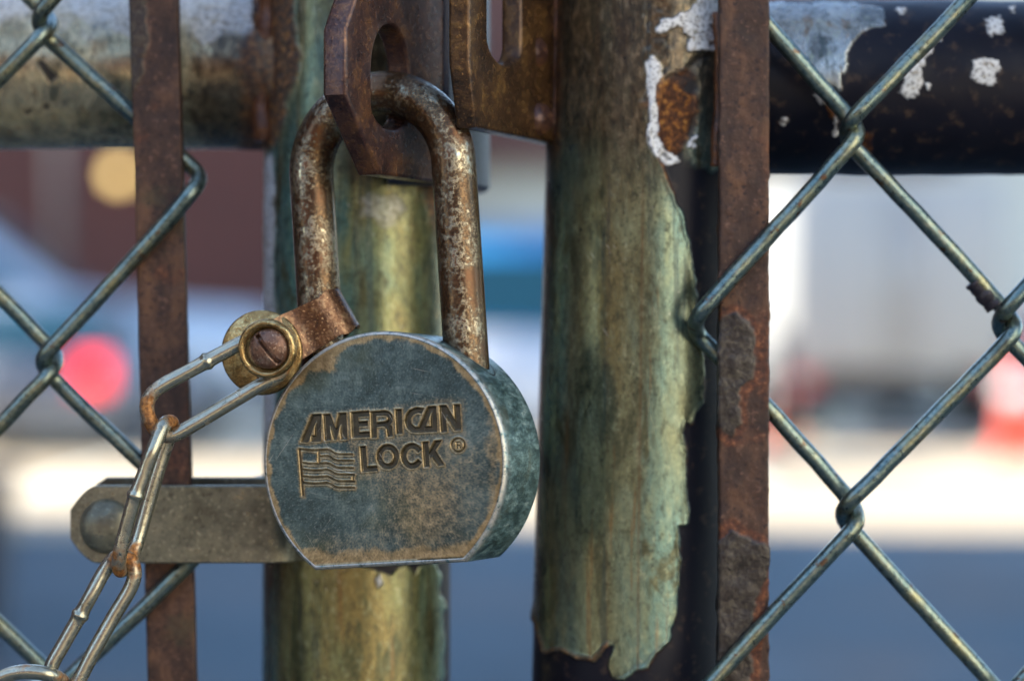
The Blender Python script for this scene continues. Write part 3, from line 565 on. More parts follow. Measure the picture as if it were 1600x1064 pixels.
def m_barR(W, px):
    n1 = fbm(W, 320, 4, 51)*10
    polys = [[(1110, 512), (1150, 490), (1176, 515), (1182, 560), (1176, 592), (1158, 606), (1150, 632), (1153, 662), (1142, 684), (1128, 672), (1110, 660)],
             [(1110, 850), (1128, 838), (1142, 824), (1160, 838), (1184, 845), (1205, 860), (1196, 900), (1180, 940), (1176, 990), (1172, 1080), (1110, 1080)]]
    d = sds(px, polys)+n1*.9; p = soft(d, 1.6); p = np.where(px[:, 1] > 1150, 0, p)
    r = (1-p)*soft(np.abs(d-7)-7-n1*.6, 4)*.9
    r = np.maximum(r, .7*sstep(1176, 1196, px[:, 0]+n1*1.5)*soft(np.abs(px[:, 1]-560)-70, 20)); r = np.maximum(r, .5*soft(fbm(W, 120, 4, 3)*-60+30, 10))
    return dict(paint=p, rust=np.clip(r, 0, 1)*(1-p))
def m_barL(W, px):
    n1 = fbm(W, 300, 4, 61)*10
    d = sds(px, [[(195, -30), (228, -30), (232, 60), (222, 120), (210, 142), (195, 142)]])+n1*.8; p = soft(d, 2)*.9
    r = np.maximum(.6*soft(fbm(W, 110, 4, 13)*-60+26, 10), .6*soft(np.abs(px[:, 0]-224)-5, 4)*sstep(70, 20, px[:, 1]))
    return dict(paint=p, rust=np.clip(r, 0, 1)*(1-p))
flatbar(gateR, P(1162, 0, .6325), P(1161, 1064, .6325), .0130, .0046, m_barR, .0008)
flatbar(gateL, P(242, 0, .6505), P(270, 1064, .6505), .0130, .0046, m_barL, .0002)

# chain-link mesh: every picket is a flattened spiral, "/" strands in front, "\" strands behind
def picket(parent, corners, Y, mat, wr=.0022, dl=.0049, R=.0064):
    """corners: px list from top to bottom, alternating; a strand that leans like / lies in front"""
    pts = [P(x, y, Y) for x, y in corners]; out = []
    def dep(i): return -dl if (corners[i][0]-corners[i+1][0])*(corners[i+1][1]-corners[i][1]) > 0 else dl
    n = len(pts)
    for i in range(n-1):
        a, b = pts[i], pts[i+1]; d = (b-a).normalized(); L = (b-a).length; s = dep(i)
        bow = (random.random()-.5)*.0012; side = d.cross(Vector((0, 1, 0)))
        for k in range(11):
            t = R*1.15/L+(1-2.3*R/L)*k/10
            p = a+(b-a)*t+side*bow*math.sin(math.pi*t); e = 1-min(1, 5*min(t, 1-t))*.35
            out.append(p+Vector(((random.random()-.5)*.00022, s*(1-.25*math.sin(math.pi*t)), (random.random()-.5)*.00022)))
        if i < n-2:
            c = pts[i+2]; d2 = (c-b).normalized(); s2 = dep(i+1); p0 = b-d*R*1.15; p2 = b+d2*R*1.15
            for k in range(1, 8):
                t = k/8; w_ = 1.7; q = (p0*(1-t)**2+b*2*w_*t*(1-t)+p2*t*t)/((1-t)**2+2*w_*t*(1-t)+t*t); q.y = Y+s*math.cos(math.pi*t) if s2 != s else Y+s
                out.append(q)
    org = out[-1].copy()
    me = tube_me('mesh_wire', [p-org for p in out], wr, 12)
    return link('mesh_wire', me, mat, parent, loc=org-parent.location)
def ext(corners, n, up):                       # continue a picket by repeating its last period
    c = list(corners)
    for _ in range(n):
        if up: c.insert(0, (c[1][0]+(random.random()-.5)*6, 2*c[0][1]-c[1][1]+0)); 
        else: c.append((c[-2][0]+(random.random()-.5)*6, 2*c[-1][1]-c[-2][1]))
    return c
hx = 3
R_C = ext([(1351, -398), (1080, -96), (1349, 203), (1076, 506), (1349, 803), (1074, 1100), (1349, 1400)], 12, False)
R_D = ext([(1594, -92), (1313, 203), (1595, 505), (1307, 798), (1590, 1110)], 12, False)
R_E = ext([(1820, -395), (1552, -92), (1825, 200), (1552, 499), (1830, 800), (1562, 1090)], 12, False)
for i, c in enumerate((R_C, R_D, R_E)):
    picket(gateR, ext(c, 8, True), .6325, M_wireR)
for j in range(1, 4):
    picket(gateR, ext([(x+247*2*j-(0), y) for x, y in R_D], 8, True), .6325, M_wireR)
    picket(gateR, ext([(x+247*2*j, y) for x, y in R_E], 8, True), .6325, M_wireR)
L_A = ext([(298, -250), (52, 42), (322, 282), (58, 572), (338, 838), (68, 1096), (350, 1360)], 12, False)
L_B = ext([(88, 42), (-170, 300), (98, 568), (-160, 830), (112, 1092)], 12, False)
picket(gateL, ext(L_A, 8, True), .6505, M_wireL)
picket(gateL, ext(L_B, 8, True), .6505, M_wireL)
for j in range(0, 4):
    picket(gateL, ext([(x-232*(1+2*j)-4, y-0) for x, y in [(98, 305), (-155, 568), (108, 830), (-145, 1092)]], 12, True), .6505, M_wireL)
    picket(gateL, ext([(x-232*(2+2*j), y) for x, y in L_B], 8, True), .6505, M_wireL)
# dark patch of rust and grime on a wire by the right knot
a, b = P(1522, 438, .6374), P(1556, 478, .6374); L = 14
pts = [a+(b-a)*i/L for i in range(L+1)]
me = tube_me('rust_patch', [p-a for p in pts], [.0026+.0005*random.random() for _ in pts], 16)
link('rust_patch', me, mat_rust('dark_scale', (.012, .010, .014), (.03, .022, .026), (.06, .04, .04), .2, seed=20., metal=0), gateR, loc=a-gateR.location)

M_navy = simple('navy_black_paint', (.010, .014, .030), .38, 0, var=.5, scale=150, bumpd=.0004)
# hasp plates with an oblong slot, standing edge-on to the lens
def hasp(parent, near_px, near_Y, far_px, far_Y, top_py, bot_py, slot, th, mat, cham, ext_=1.3, tc=None):
    a = P(near_px, 532, near_Y); b = P(far_px, 532, far_Y); d = (b-a); L = d.length; d.normalize(); n = Vector((d.y, -d.x, 0))   # n faces the lens
    zt = H0+(532-top_py)*K*near_Y; zb = H0+(532-bot_py)*K*near_Y
    out = [(0, zt), (0, zb+cham[1]), (cham[0], zb), (L*ext_, zb), (L*ext_, zt)]
    if tc: z_a = H0+(532-tc[0])*K*near_Y; out = [(tc[1], zt), (tc[1], z_a+.012), (0, z_a)]+out[1:]
    s0, s1, z0, z1 = slot or (0, .01, 1, 1); r = (s1-s0)/2; cx = (s0+s1)/2
    hole = [(cx+r*math.cos(t), z1+r*1.25*math.sin(t)) for t in np.linspace(0, math.pi, 15)]+[(cx+r*math.cos(t), z0+r*.55*math.sin(t)) for t in np.linspace(math.pi, 2*math.pi, 15)]
    cu = bpy.data.curves.new('c', 'CURVE'); cu.dimensions = '2D'; cu.fill_mode = 'BOTH'; cu.extrude = th/2-.0011; cu.bevel_depth = .0011; cu.bevel_resolution = 4; cu.offset = -.0011
    for pl in ((out, hole) if slot else (out,)):
        s = cu.splines.new('POLY'); s.points.add(len(pl)-1); s.use_cyclic_u = True
        for q, p in zip(s.points, pl): q.co = (p[0], p[1]-zb, 0, 1)
    o = bpy.data.objects.new('c', cu); C.objects.link(o); dg = bpy.context.evaluated_depsgraph_get(); me = bpy.data.meshes.new_from_object(o.evaluated_get(dg)); bpy.data.objects.remove(o)
    org = Vector((a.x, a.y, zb)); M = Matrix(((d.x, 0, -n.x), (d.y, 0, -n.y), (0, 1, 0))).to_4x4()
    M.translation = Vector((0, 0, 0))-(-n)*(-th/2)
    me.transform(M); me.materials.clear()
    bm = bmesh.new(); bm.from_mesh(me); bmesh.ops.remove_doubles(bm, verts=bm.verts, dist=1e-6); bmesh.ops.recalc_face_normals(bm, faces=bm.faces); bm.to_mesh(me); bm.free()
    me.materials.append(mat); me.shade_smooth(); 
    try: me.set_sharp_from_angle(angle=math.radians(35))
    except Exception: pass
    o = link('hasp_plate', me, mat, parent, smooth=False, loc=org-parent.location); return o
px1 = 1/(K*.6)
hasp(gateL, 540, .590, 700, .640, -260, 266, (.0135, .0335, H0+.0590, H0+.0672), .0066, M_hasp, (.0175, .0185), .96, (45, .0075))
hr = hasp(gateR, 733, .600, 862, .652, -900, 197, (.0120, .0345, H0+.077, H0+.13), .0058, M_hasp2, (.005, .016), 1.16)
hasp(gateL, 700, .6385, 731, .652, -260, 284, None, .006, M_navy, (.0003, .0003), 1.0)['label'] = 'dark navy lug between hasp and collar'
for x_, y_ in ((834, 82), (842, 186)):
    bm = bmesh.new(); cyl(bm, (0, 0, 0), (.5, -1, 0), .0042, .0022, 24, bev=.0008); link('rivet', me_bm('rivet', bm), M_hasp, gateR, loc=P(x_, y_, .6425)-gateR.location)
# collar on the left post
def ringband(name, parent, c, r, z0, z1, th, mat, a0=0, a1=2*math.pi, n=64):
    V = []; F = []; closed = a1-a0 > 6.2
    N_ = n if closed else n+1
    prof = [(r, z0), (r+th*.7, z0), (r+th, z0+th*.3), (r+th, z1-th*.3), (r+th*.7, z1), (r, z1)]
    for i in range(N_):
        a = a0+(a1-a0)*i/n
        for (q, z) in prof: V.append((q*math.cos(a), q*math.sin(a), z))
    m = len(prof)
    for i in range(n):
        j = (i+1) % N_
        for k in range(m): F.append((i*m+k, j*m+k, j*m+(k+1) % m, i*m+(k+1) % m))
    if not closed: F += [tuple(range(m)), tuple((N_-1)*m+k for k in range(m))[::-1]]
    me = bpy.data.meshes.new(name); me.from_pydata(V, [], F); bm = bmesh.new(); bm.from_mesh(me); bmesh.ops.recalc_face_normals(bm, faces=bm.faces); bm.to_mesh(me); bm.free()
    o = link(name, me, mat, parent, loc=Vector(c)-parent.location); me.set_sharp_from_angle(angle=math.radians(40)); return o
cz = P(590, 292, .66).z
ringband('hasp_collar', gateL, (P(590, 0, YL).x, YL, cz), .0262+.002, 0, .10, .0035, M_navy, -math.pi/2+.15, math.pi/2)
# weld beads
def weld(parent, pts, r, mat=M_weld):
    pts = spline(pts, 10); rad = [r*(1+.10*math.sin(i*.45)+.12*random.random()) for i in range(len(pts))]; org = pts[0].copy()
    link('weld', tube_me('weld', [p-org for p in pts], rad, 12), mat, parent, loc=org-parent.location)
cR = lambda z: onaxis((1020, 0), (988, 1064), YR, z)
zz = [H0+.055, H0+.075, H0+.10, H0+.13]
weld(gateR, [cR(z)+Vector((-.0262, -.008+.0004*i, 0)) for i, z in enumerate(zz)], .0026)
weld(gateR, [P(1122+4*math.sin(i), 20+i*60, .640) for i in range(5)], .0016)
weld(gateL, [P(414+5*math.sin(i*1.3), -40+i*52, .672) for i in range(6)], .003)

# tension band and carriage bolt on the left leaf
zb = P(0, 819, .640).z; hb = .0103
bx = P(558, 0, YL).x
def strap(name, path, th, z, h, mat, end=.0):
    """path in x,y; a flat strap of height 2h whose first end has clipped corners"""
    n = len(path); V = []; F = []
    L = [0]
    for i in range(1, n): L.append(L[-1]+(path[i]-path[i-1]).length)
    for i in range(n):
        a = path[max(i-1, 0)]; b = path[min(i+1, n-1)]; t = (b-a).normalized(); nn = Vector((t.y, -t.x)); hh = h*(1-.62*max(0, 1-L[i]/end)**1.7) if end else h
        e = .0004
        for (o_, z_) in ((th/2, -hh+e), (th/2, hh-e), (th/2-e, hh), (-th/2+e, hh), (-th/2, hh-e), (-th/2, -hh+e), (-th/2+e, -hh), (th/2-e, -hh)): V.append((path[i].x+nn.x*o_, path[i].y+nn.y*o_, z_))
    for i in range(n-1):
        for k in range(8): F.append((i*8+k, i*8+(k+1) % 8, (i+1)*8+(k+1) % 8, (i+1)*8+k))
    F += [tuple(range(8)), tuple((n-1)*8+k for k in range(8))[::-1]]
    me = bpy.data.meshes.new(name); me.from_pydata(V, [], F); bm = bmesh.new(); bm.from_mesh(me); bmesh.ops.recalc_face_normals(bm, faces=bm.faces); bm.to_mesh(me); bm.free(); return me
rb = rL+.0017
arc = [Vector((bx+rb*math.cos(t), YL+rb*math.sin(t))) for t in np.linspace(-math.pi/2-.35, -math.pi/2-.35+2*math.pi-.5, 60)]
x0 = P(112, 0, .642).x
front = [Vector((x0+(i/30)*(bx-.018-x0), .6415-.0006*math.sin(i/30*3))) for i in range(30)]+[Vector((bx-.0155, .6432)), Vector((bx-.0125, .650))]
org = Vector((x0, .6415, zb))
me = strap('tension_band', [p-Vector((org.x, org.y)) for p in spline([Vector((p.x, p.y, 0)) for p in front+arc], 2) for p in [Vector((p.x, p.y))]], .0024, 0, hb, M_band, .007)
band = link('tension_band', me, M_band, gateL, loc=org-gateL.location); me.set_sharp_from_angle(angle=math.radians(40))
x1 = P(132, 0, .66).x
me = strap('band_end', [Vector((x1+(bx-.012-x1)*i/20-org.x, .6605-org.y)) for i in range(21)], .0024, 0, hb*1.02, M_band, .006); link('band_end', me, M_band, band, loc=(0, 0, .0008)); me.set_sharp_from_angle(angle=math.radians(40))
bm = bmesh.new(); bmesh.ops.create_uvsphere(bm, u_segments=32, v_segments=16, radius=.0074)
for v in bm.verts: v.co.y *= .5; v.co.y = min(v.co.y, .0004)
pb = P(168, 822, .6405); link('carriage_bolt', me_bm('carriage_bolt', bm), M_band, band, loc=pb-org)
bm = bmesh.new(); cyl(bm, (0, 0, 0), (0, 1, 0), .003, .028, 16); link('bolt_shank', me_bm('bolt_shank', bm), M_band, band, loc=pb-org+Vector((0, .0145, 0)))

# ------------------------------------------------------------------ the padlock
TH, RB = .0280, .0326
YAW, ROLL, PIT = math.radians(-19), math.radians(-4.6), math.radians(-2.0)
FC = P(597.5, 722, .600)
R3 = Matrix.Rotation(YAW, 4, 'Z') @ Matrix.Rotation(PIT, 4, 'X') @ Matrix.Rotation(ROLL, 4, 'Y')
BASE = Vector((0, TH/2, -RB*.79))              # the empty sits in the middle of the lock's flat bottom
MF = Matrix.Translation(FC) @ R3
lock = empty('padlock', (0, 0, 0), 'round steel padlock with stamped lettering and rusty shackle, hanging from the hasp', 'padlock')
lock.matrix_world = MF @ Matrix.Translation(BASE)
def lk(name, me, mat, smooth=True): o = link(name, me, mat, lock, smooth, loc=-BASE); return o
CH = -RB*.79
def outline(r, n=200):
    rr = r; ch = -(RB*.79-(RB-r)); t0 = math.asin(ch/rr); pts = []
    for t in np.linspace(t0, math.pi-t0, n): pts.append((rr*math.cos(t), rr*math.sin(t)))
    x0 = pts[-1][0]
    for k in range(1, 40): pts.append((x0+(pts[0][0]-x0)*k/40, ch))
    return pts
bev = .0011
rings = [(RB-bev, .00012)]+[(RB-bev+bev*math.sin(t), bev-bev*math.cos(t)) for t in np.linspace(0, math.pi/2, 7)[1:]]+[(RB, TH*k/12) for k in range(1, 12)]+[(RB-.0024+.0024*math.cos(t), TH-.0024+.0024*math.sin(t)) for t in np.linspace(0, math.pi/2, 7)]
rings.insert(0, (RB-bev-.0003, .0003))
V = []; ed = []
for rr, y in rings:
    for (x, z) in outline(rr): V.append((x, y, z)); ed.append(max(0, 1-max(y-.0002, 0)/.0028))
n = len(outline(RB)); m = len(rings)
i = np.arange(m-1)[:, None]*n; k = np.arange(n)[None]; k2 = (k+1) % n
me = bpy.data.meshes.new('lock_body'); F = np.stack([i+k, i+n+k, i+n+k2, i+k2], -1).reshape(-1, 4).tolist(); F.append([(m-1)*n+q for q in range(n)][::-1]); 
me.from_pydata(V, [], F); attr(me, 'edge', ed)
bm = bmesh.new(); bm.from_mesh(me); bmesh.ops.recalc_face_normals(bm, faces=bm.faces); bm.to_mesh(me); bm.free()
lk('lock_body', me, M_side); me.set_sharp_from_angle(angle=math.radians(38))
# stamped face: traced strokes -> plane of the face -> recessed grid
cam_o = Vector((0, 0, H0)); MFi = MF.inverted()
def onface(px, py):
    d = P(px, py, 1)-cam_o; o_ = MFi @ cam_o; dd = MFi.to_3x3() @ d; t = -o_.y/dd.y; q = o_+dd*t; return (q.x, q.z)
def T(pts): return [onface(440+x/5, 600+y/5) for x, y in pts]      # measured on a five times enlargement
strokes = [
 [(148, 452), (236, 240), (286, 238), (206, 456)], [(262, 240), (308, 236), (306, 446), (256, 449)], [(228, 402), (270, 400), (270, 448), (232, 450)],
 [(325, 238), (376, 235), (420, 345), (446, 230), (503, 226), (512, 430), (462, 433), (456, 318), (428, 432), (406, 434), (374, 325), (384, 438), (338, 440)],
 [(540, 222), (680, 210), (682, 248), (598, 256), (600, 296), (672, 291), (673, 326), (602, 331), (604, 378), (685, 372), (686, 412), (550, 420)],
 [(888, 200), (935, 197), (942, 386), (898, 390)],
 [(1112, 190), (1050, 184), (1000, 204), (970, 245), (961, 292), (976, 342), (1014, 374), (1062, 380), (1082, 336), (1040, 336), (1012, 312), (1006, 275), (1024, 240), (1060, 224), (1094, 228)],
 [(1052, 378), (1140, 178), (1184, 176), (1104, 377)], [(1160, 177), (1205, 174), (1214, 372), (1166, 374)], [(1112, 332), (1180, 330), (1180, 373), (1096, 377)],
 [(1232, 171), (1276, 169), (1290, 372), (1246, 376)], [(1232, 171), (1284, 168), (1400, 360), (1349, 364)], [(1345, 162), (1390, 160), (1400, 360), (1358, 363)],
 [(612, 490), (654, 487), (664, 645), (745, 640), (748, 676), (626, 686)],
 [(1100, 455), (1144, 450), (1154, 645), (1112, 650)], [(1140, 545), (1196, 444), (1248, 438), (1160, 585)], [(1150, 540), (1192, 510), (1270, 632), (1222, 640)],
 [(1362, 452), (1370, 452), (1374, 504), (1366, 504)], [(1384, 480), (1390, 478), (1399, 502), (1391, 503)]]
def line(pts, w):
    out = []
    pts = [Vector(p) for p in pts]
    for i in range(len(pts)-1):
        d = (pts[i+1]-pts[i]).normalized(); nn = Vector((-d.y, d.x))*w/2; a = pts[i]-d*w*.35; b = pts[i+1]+d*w*.35
        out.append([tuple(a+nn), tuple(b+nn), tuple(b-nn), tuple(a-nn)])
    return out
def arcl(cx, cy, rx, ry, a0, a1, w, n=22): return line([(cx+rx*math.cos(math.radians(t)), cy+ry*math.sin(math.radians(t))) for t in np.linspace(a0, a1, n)], w)
strokes += arcl(828, 568, 66, 76, 0, 360, 38, 30)+arcl(1018, 562, 66, 78, 38, 322, 38, 24)
strokes += line([(722, 405), (716, 232)], 42)[:1]+line([(716, 232), (800, 226)], 34)+arcl(806, 270, 42, 42, -90, 90, 36, 14)+line([(806, 312), (745, 317)], 32)+line([(812, 312), (840, 345), (846, 396)], 40)
thin = arcl(1378, 478, 50, 52, 0, 360, 11, 26)+line([(1370, 456), (1386, 456)], 8)+arcl(1386, 467, 11, 11, -90, 90, 8, 6)+line([(1386, 479), (1370, 480)], 8)
def wave(y0, x0=165, x1=560): return [(x, y0+(8*math.sin((x-165)/190*3) if x < 360 else 0)+(40*float(sstep(350, 440, np.array(float(x)))))) for x in np.linspace(x0, x1, 14)]
thin += line(wave(512, 140, 552), 11)+line([(139, 515), (150, 640), (160, 790), (166, 868)], 15)+line([(289, 515), (291, 615)], 11)
for y0, x0 in ((562, 300), (618, 165), (670, 165), (722, 165), (772, 165)): thin += line(wave(y0, x0, 556 if y0 < 640 else 566), 12)
thin += line([(556, 712), (558, 756)], 10)
xs = grid_axis(-RB, RB, -.0250, .0225, .00014, .0005); zs = grid_axis(CH-.0004, RB, -.0115, .0150, .00014, .0005)
X, Z = np.meshgrid(xs, zs); Q = np.stack([X.ravel(), Z.ravel()], 1)
rin = RB-bev; chin = -(RB*.79-bev)
rad = np.hypot(Q[:, 0], Q[:, 1]); outm = (rad > rin) | (Q[:, 1] < chin)
Qs = Q.copy(); s = np.where(rad > rin, rin/np.maximum(rad, 1e-9), 1); Qs *= s[:, None]
lowm = Qs[:, 1] < chin; Qs[:, 1] = np.where(lowm, chin, Qs[:, 1]); xm = math.sqrt(rin**2-chin**2); Qs[:, 0] = np.where(lowm, np.clip(Qs[:, 0], -xm, xm), Qs[:, 0])
ins = (Q[:, 0] > -.026) & (Q[:, 0] < .0245) & (Q[:, 1] > -.0125) & (Q[:, 1] < .016)
d = np.full(len(Q), .02); dth = np.full(len(Q), .02)
Qi = Q[ins]
d[ins] = sds(Qi, [T(p) for p in strokes]); dth[ins] = sds(Qi, [T(p) for p in thin])
W3 = np.stack([Qs[:, 0], 0*Qs[:, 0], Qs[:, 1]], 1)
wob = fbm(W3, 900, 2, 3)*.00004
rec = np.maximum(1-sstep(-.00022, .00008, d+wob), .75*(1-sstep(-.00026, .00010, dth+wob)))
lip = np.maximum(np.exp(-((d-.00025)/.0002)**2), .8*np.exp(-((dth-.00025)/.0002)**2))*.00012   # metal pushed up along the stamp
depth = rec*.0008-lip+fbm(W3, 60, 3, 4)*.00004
dm = np.minimum(d, dth+.0001)
edge = np.minimum(rin-np.hypot(Qs[:, 0], Qs[:, 1]), Qs[:, 1]-chin)
pxf = to_px(np.array([tuple(MF @ Vector(p)) for p in W3[::1]])) if len(W3) < 400000 else None
n2 = fbm(W3, 110, 4, 8); n3 = fbm(W3, 330, 3, 12)
halo = np.exp(-np.maximum(dm-.0002, 0)/.0007)*.95
low = .58*(1-sstep(-110, 110, sd(pxf, [(560, 700), (700, 690), (745, 700), (770, 760), (770, 800), (740, 870), (470, 886), (505, 850), (590, 800), (570, 760)])+n2*30))
low2 = .75*(1-sstep(-2, 26, 872-pxf[:, 1]-(pxf[:, 0]-480)*.06+n3*10))
topl = .95*(1-sstep(-6, 10, sd(pxf, [(440, 600), (470, 555), (510, 530), (530, 525), (540, 545), (515, 580), (475, 590)])+n3*14))
ew = np.exp(-np.maximum(edge-.0004+(n3*.0011)-.0002, 0)/.0007)*.98
txt = .45*(1-sstep(0, .0030, np.maximum(sds(Q, [T([(560, 470), (1300, 420), (1310, 700), (560, 720)]), T([(900, 180), (1400, 150), (1420, 390), (900, 410)])]), 0)+n2*.0012))
rimr = .55*(1-sstep(0, 30, np.abs(pxf[:, 0]-772+np.abs(pxf[:, 1]-690)*.04)+n3*14))*sstep(560, 640, pxf[:, 1])
tan = np.clip(np.maximum.reduce([halo, low, low2, topl, ew, txt, rimr]), 0, 1)
V = np.stack([Qs[:, 0], depth*(~outm)+outm*.0, Qs[:, 1]], 1)
nx_, nz_ = len(xs), len(zs); i = np.arange(nz_-1)[:, None]*nx_; k = np.arange(nx_-1)[None]
F = np.stack([i+k, i+k+1, i+nx_+k+1, i+nx_+k], -1).reshape(-1, 4); F = F[~outm[F].all(1)]
me = me_np('stamped_face', V, F)
if len(me.vertices) == len(V): attr(me, 'tan', tan); attr(me, 'recess', np.clip(rec, 0, 1))
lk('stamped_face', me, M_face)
# shackle
sx, zt = .0196, .0747; tl = math.radians(-.1)
pts = [(-sx, RB*.55+.002), (-sx, .045), (-sx, .06)]+[(-sx*math.cos(t), zt+sx*math.sin(t)*1.0) for t in np.linspace(0, math.pi, 33)]+[(sx, .06), (sx, .045), (sx, .03), (sx, .012)]
pts = [(x*math.cos(tl)+(z-.02)*math.sin(tl)-.0008, .02+(z-.02)*math.cos(tl)-x*math.sin(tl)) for x, z in pts]
sp = [Vector((x, TH/2, z)) for x, z in pts]
dense = [];
for a, b in zip(sp, sp[1:]):
    for k in range(6): dense.append(a+(b-a)*k/6)
dense.append(sp[-1]); SR = .0057
me = tube_me('shackle', dense, SR, 40); lk('shackle', me, M_shackle)
# the socket in the body's rim where the long leg goes in
ax_ = (sp[-2]-sp[-1]).normalized(); q = sp[-1]+ax_*.0
legx = sp[-1]; ztop = math.sqrt(RB**2-legx.x**2)
def socket(cx, cz0):
    V = []; F = []; n_ = 64
    for rr, lift in ((SR-.0012, -.0006), (SR+.0004, -.0002), (SR+.0010, .00006), (SR+.0013, -.0001)):
        for k_ in range(n_):
            a_ = 2*math.pi*k_/n_; x_ = cx+rr*math.cos(a_); z_ = math.sqrt(max(RB**2-x_*x_, 0)); x_ += -(z_-cz0)*math.tan(tl)*0
            nl_ = 1+lift/RB; V.append((x_*nl_, TH/2+rr*math.sin(a_), z_*nl_))
    for q_ in range(3):
        for k_ in range(n_): F.append((q_*n_+k_, q_*n_+(k_+1) % n_, (q_+1)*n_+(k_+1) % n_, (q_+1)*n_+k_))
    me = bpy.data.meshes.new('shackle_socket'); me.from_pydata(V, [], F); lk('shackle_socket', me, M_black)
socket(sp[-1].x-(ztop-sp[-1].z)*math.tan(tl)*-1*-1+.0002, ztop)

# ------------------------------------------------------------------ the chain on its clamp
SCR = P(418, 545, .603); LEG = P(508, 500, .6195)
chain = empty('lock_chain', P(418, 545, .612), 'rust-spotted steel chain screwed to a clamp on the padlock shackle', 'chain')
def cl(name, me, mat, parent, at_): o = link(name, me, mat, parent, True, loc=Vector(at_)-(parent.location if parent is chain else parent.location+chain.location)); return o
u = (SCR-LEG); u.y = 0; Ld = u.length; u.normalize(); w = Vector((-u.z, 0, u.x)); 
if w.z < 0: w = -w
yv = Vector((0, 1, 0))
rc = .0066; prof = []
yc = -.0072
prof += [(Ld+.0065, -.0095), (Ld, -.0092), (Ld-.006, -.0082), (.006, -.0066)]
prof += [(rc*math.sin(t)*1.0*(-1)+0, -rc*math.cos(t)) for t in np.linspace(0, math.pi, 22)]
prof += [(.006, .0066), (Ld-.006, -.002), (Ld, -.0058), (Ld+.0065, -.0062)]
path = spline([Vector((a, b, 0)) for a, b in prof], 3); V = []; th = .0005
hw0 = .0058
for i, p in enumerate(path):
    a = path[max(i-1, 0)]; b = path[min(i+1, len(path)-1)]; t = (b-a).normalized(); nn = Vector((t.y, -t.x, 0))
    hw = hw0+.0004*math.sin(i*.3)
    for o_, z_ in ((th, -hw), (th, hw), (-th, hw), (-th, -hw)):
        q = p+nn*o_; V.append(tuple(u*q.x+yv*q.y+w*z_))
F = []
for i in range(len(path)-1):
    for k in range(4): F.append((i*4+k, i*4+(k+1) % 4, (i+1)*4+(k+1) % 4, (i+1)*4+k))
F += [(0, 1, 2, 3), tuple((len(path)-1)*4+k for k in (3, 2, 1, 0))]
me = bpy.data.meshes.new('clamp'); me.from_pydata(V, [], F); bm = bmesh.new(); bm.from_mesh(me); bmesh.ops.recalc_face_normals(bm, faces=bm.faces)
bmesh.ops.bevel(bm, geom=[e for e in bm.edges if len(e.link_faces) == 2 and e.calc_face_angle() > 1.2], offset=.00025, segments=2, affect='EDGES'); bm.to_mesh(me); bm.free()
clamp = cl('clamp', me, M_clamp, chain, LEG); me.set_sharp_from_angle(angle=math.radians(45))
def lathe(name, prof, n=56):
    """prof: (r, y) pairs; axis along Y, front towards -Y"""
    V = []; F = []; m = len(prof)
    for i in range(n):
        a = 2*math.pi*i/n
        for r_, y in prof: V.append((r_*math.cos(a), y, r_*math.sin(a)))
    for i in range(n):
        j = (i+1) % n
        for k in range(m-1): F.append((i*m+k, j*m+k, j*m+k+1, i*m+k+1))
    me = bpy.data.meshes.new(name); me.from_pydata(V, [], F); bm = bmesh.new(); bm.from_mesh(me); bmesh.ops.remove_doubles(bm, verts=bm.verts, dist=1e-7); bmesh.ops.recalc_face_normals(bm, faces=bm.faces); bm.to_mesh(me); bm.free(); return me
SH = Matrix.Rotation(math.radians(-8), 4, 'Z') @ Matrix.Rotation(math.radians(4), 4, 'X')
me = lathe('cup_washer', [(0, 0), (.0050, 0), (.0053, -.0003), (.0058, -.0012), (.0064, -.0016), (.0071, -.0013), (.0074, -.0005), (.0074, .0004), (.0070, .0010), (0, .0011)])
me.transform(SH); cl('cup_washer', me, M_washer, clamp, P(418, 545, .6015))
# slotted dome: a fine height field so that the slot is cut in
nr, na = 40, 96; V = [(0, 0, 0)]; 
sl = math.radians(-52)
def dome(x, z):
    r_ = math.hypot(x, z); y = -.0026*(1-(r_/.0050)**2)**.5 if r_ < .005 else 0
    s_ = abs(x*math.sin(sl)-z*math.cos(sl)); al = abs(x*math.cos(sl)+z*math.sin(sl))
    k = (1-float(sstep(.0004, .00062, np.array(s_))))*(1-float(sstep(.0042, .0046, np.array(al)))); return y*(1-k)+k*max(y+.0018, -.0003 if y < 0 else 0)
V = [(0, dome(0, 0), 0)]
for i in range(1, nr+1):
    for k in range(na):
        a = 2*math.pi*k/na; r_ = .005*i/nr; x, z = r_*math.cos(a), r_*math.sin(a); V.append((x, dome(x, z), z))
F = [(0, 1+k, 1+(k+1) % na) for k in range(na)]
for i in range(nr-1):
    for k in range(na): a = 1+i*na; F.append((a+k, a+na+k, a+na+(k+1) % na, a+(k+1) % na))
me = bpy.data.meshes.new('screw'); me.from_pydata(V, [], F); bm = bmesh.new(); bm.from_mesh(me); bmesh.ops.recalc_face_normals(bm, faces=bm.faces); bm.to_mesh(me); bm.free(); me.transform(SH)
cl('screw', me, M_screw, clamp, P(420, 545, .6007))
me = lathe('back_washer', [(.002, -.0006), (.0102, -.0006), (.0107, -.0003), (.0108, .0002), (.0106, .0007), (.002, .0008)]); me.transform(Matrix.Rotation(math.radians(-12), 4, 'Z')); cl('back_washer', me, M_washer, clamp, P(409, 551, .6125))
bm = bmesh.new(); cyl(bm, (0, 0, 0), (0, 1, 0), .0028, .014, 16); cl('screw_shank', me_bm('screw_shank', bm), M_screw, clamp, P(418, 545, .6085))
cw = .00185
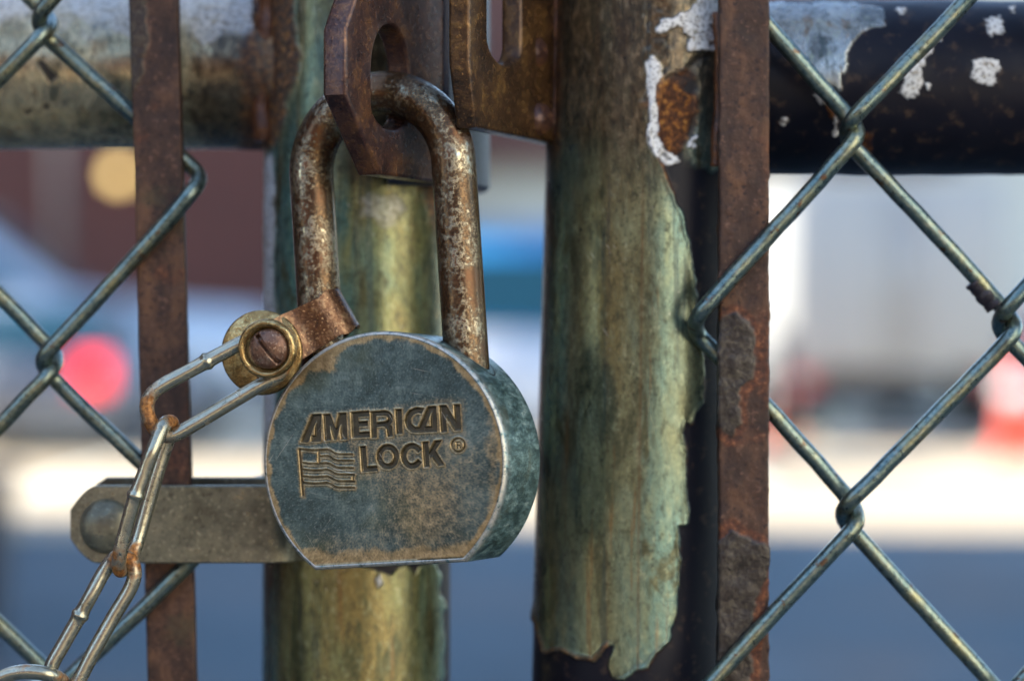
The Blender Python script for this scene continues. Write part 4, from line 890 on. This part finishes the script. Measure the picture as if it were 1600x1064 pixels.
def chlink(pts, weld_at=None, r=cw):
    q = [P(*p) for p in pts]; s_ = spline(q, 7, True); N_ = len(s_); rad = [r]*N_
    if weld_at:
        wpt = P(*weld_at); j = min(range(N_), key=lambda i: (s_[i]-wpt).length)
        # refine around the butt weld
        s2 = []; rr = []
        for i in range(N_):
            s2.append(s_[i]); rr.append(r)
            if i in (j-1, j):
                for k in range(1, 6): s2.append(s_[i].lerp(s_[(i+1) % N_], k/6)); rr.append(r)
        dd = [(p-s_[j]).length for p in s2]; rad = [r*(1+.24*math.exp(-(d_/.00085)**2)) for d_ in dd]; s_ = s2
    org = s_[0].copy(); me = tube_me('chain_link', [p-org for p in s_], rad, 16, True)
    # rust gathers where links bear on each other
    co = np.array([tuple(p) for p in s_]); c = co.mean(0); axv = co-c; far = np.linalg.norm(axv, axis=1); f = sstep(.62, .95, far/far.max()); attr(me, 'rust', np.repeat(f, 16))
    cl('chain_link', me, M_chain, chain, org)
chlink([(440, 560, .6065), (420, 530, .606), (392, 530, .6055), (345, 553, .605), (295, 580, .6045), (250, 605, .604), (232, 624, .604), (231, 648, .604), (246, 674, .604), (270, 680, .6045), (308, 660, .605), (355, 632, .6055), (402, 604, .606), (436, 585, .6065)], (322, 566, .605))
chlink([(268, 660, .6065), (256, 664, .601), (240, 700, .598), (226, 738, .598), (210, 780, .598), (196, 830, .599), (187, 866, .600), (187, 890, .6035), (199, 882, .6085), (213, 850, .611), (228, 800, .612), (244, 745, .612), (258, 700, .612), (266, 675, .611)], (211, 775, .598))
chlink([(182, 870, .605), (163, 892, .605), (142, 930, .604), (122, 966, .604), (98, 1008, .6035), (80, 1042, .603), (80, 1070, .603), (102, 1084, .603), (122, 1064, .6035), (146, 1018, .604), (176, 965, .605), (203, 920, .6055), (210, 895, .6055), (203, 874, .6055)], (122, 962, .604))
chlink([(98, 1066, .6065), (84, 1056, .599), (50, 1049, .5975), (12, 1054, .598), (-40, 1080, .5985), (-90, 1110, .600), (-120, 1140, .604), (-100, 1136, .609), (-50, 1110, .611), (0, 1086, .6115), (50, 1074, .6115), (84, 1074, .610)])
chlink([(-98, 1125, .604), (-118, 1160, .603), (-110, 1215, .602), (-95, 1290, .602), (-105, 1330, .602), (-128, 1322, .602), (-142, 1270, .602), (-148, 1200, .602), (-142, 1150, .603), (-122, 1115, .604)])
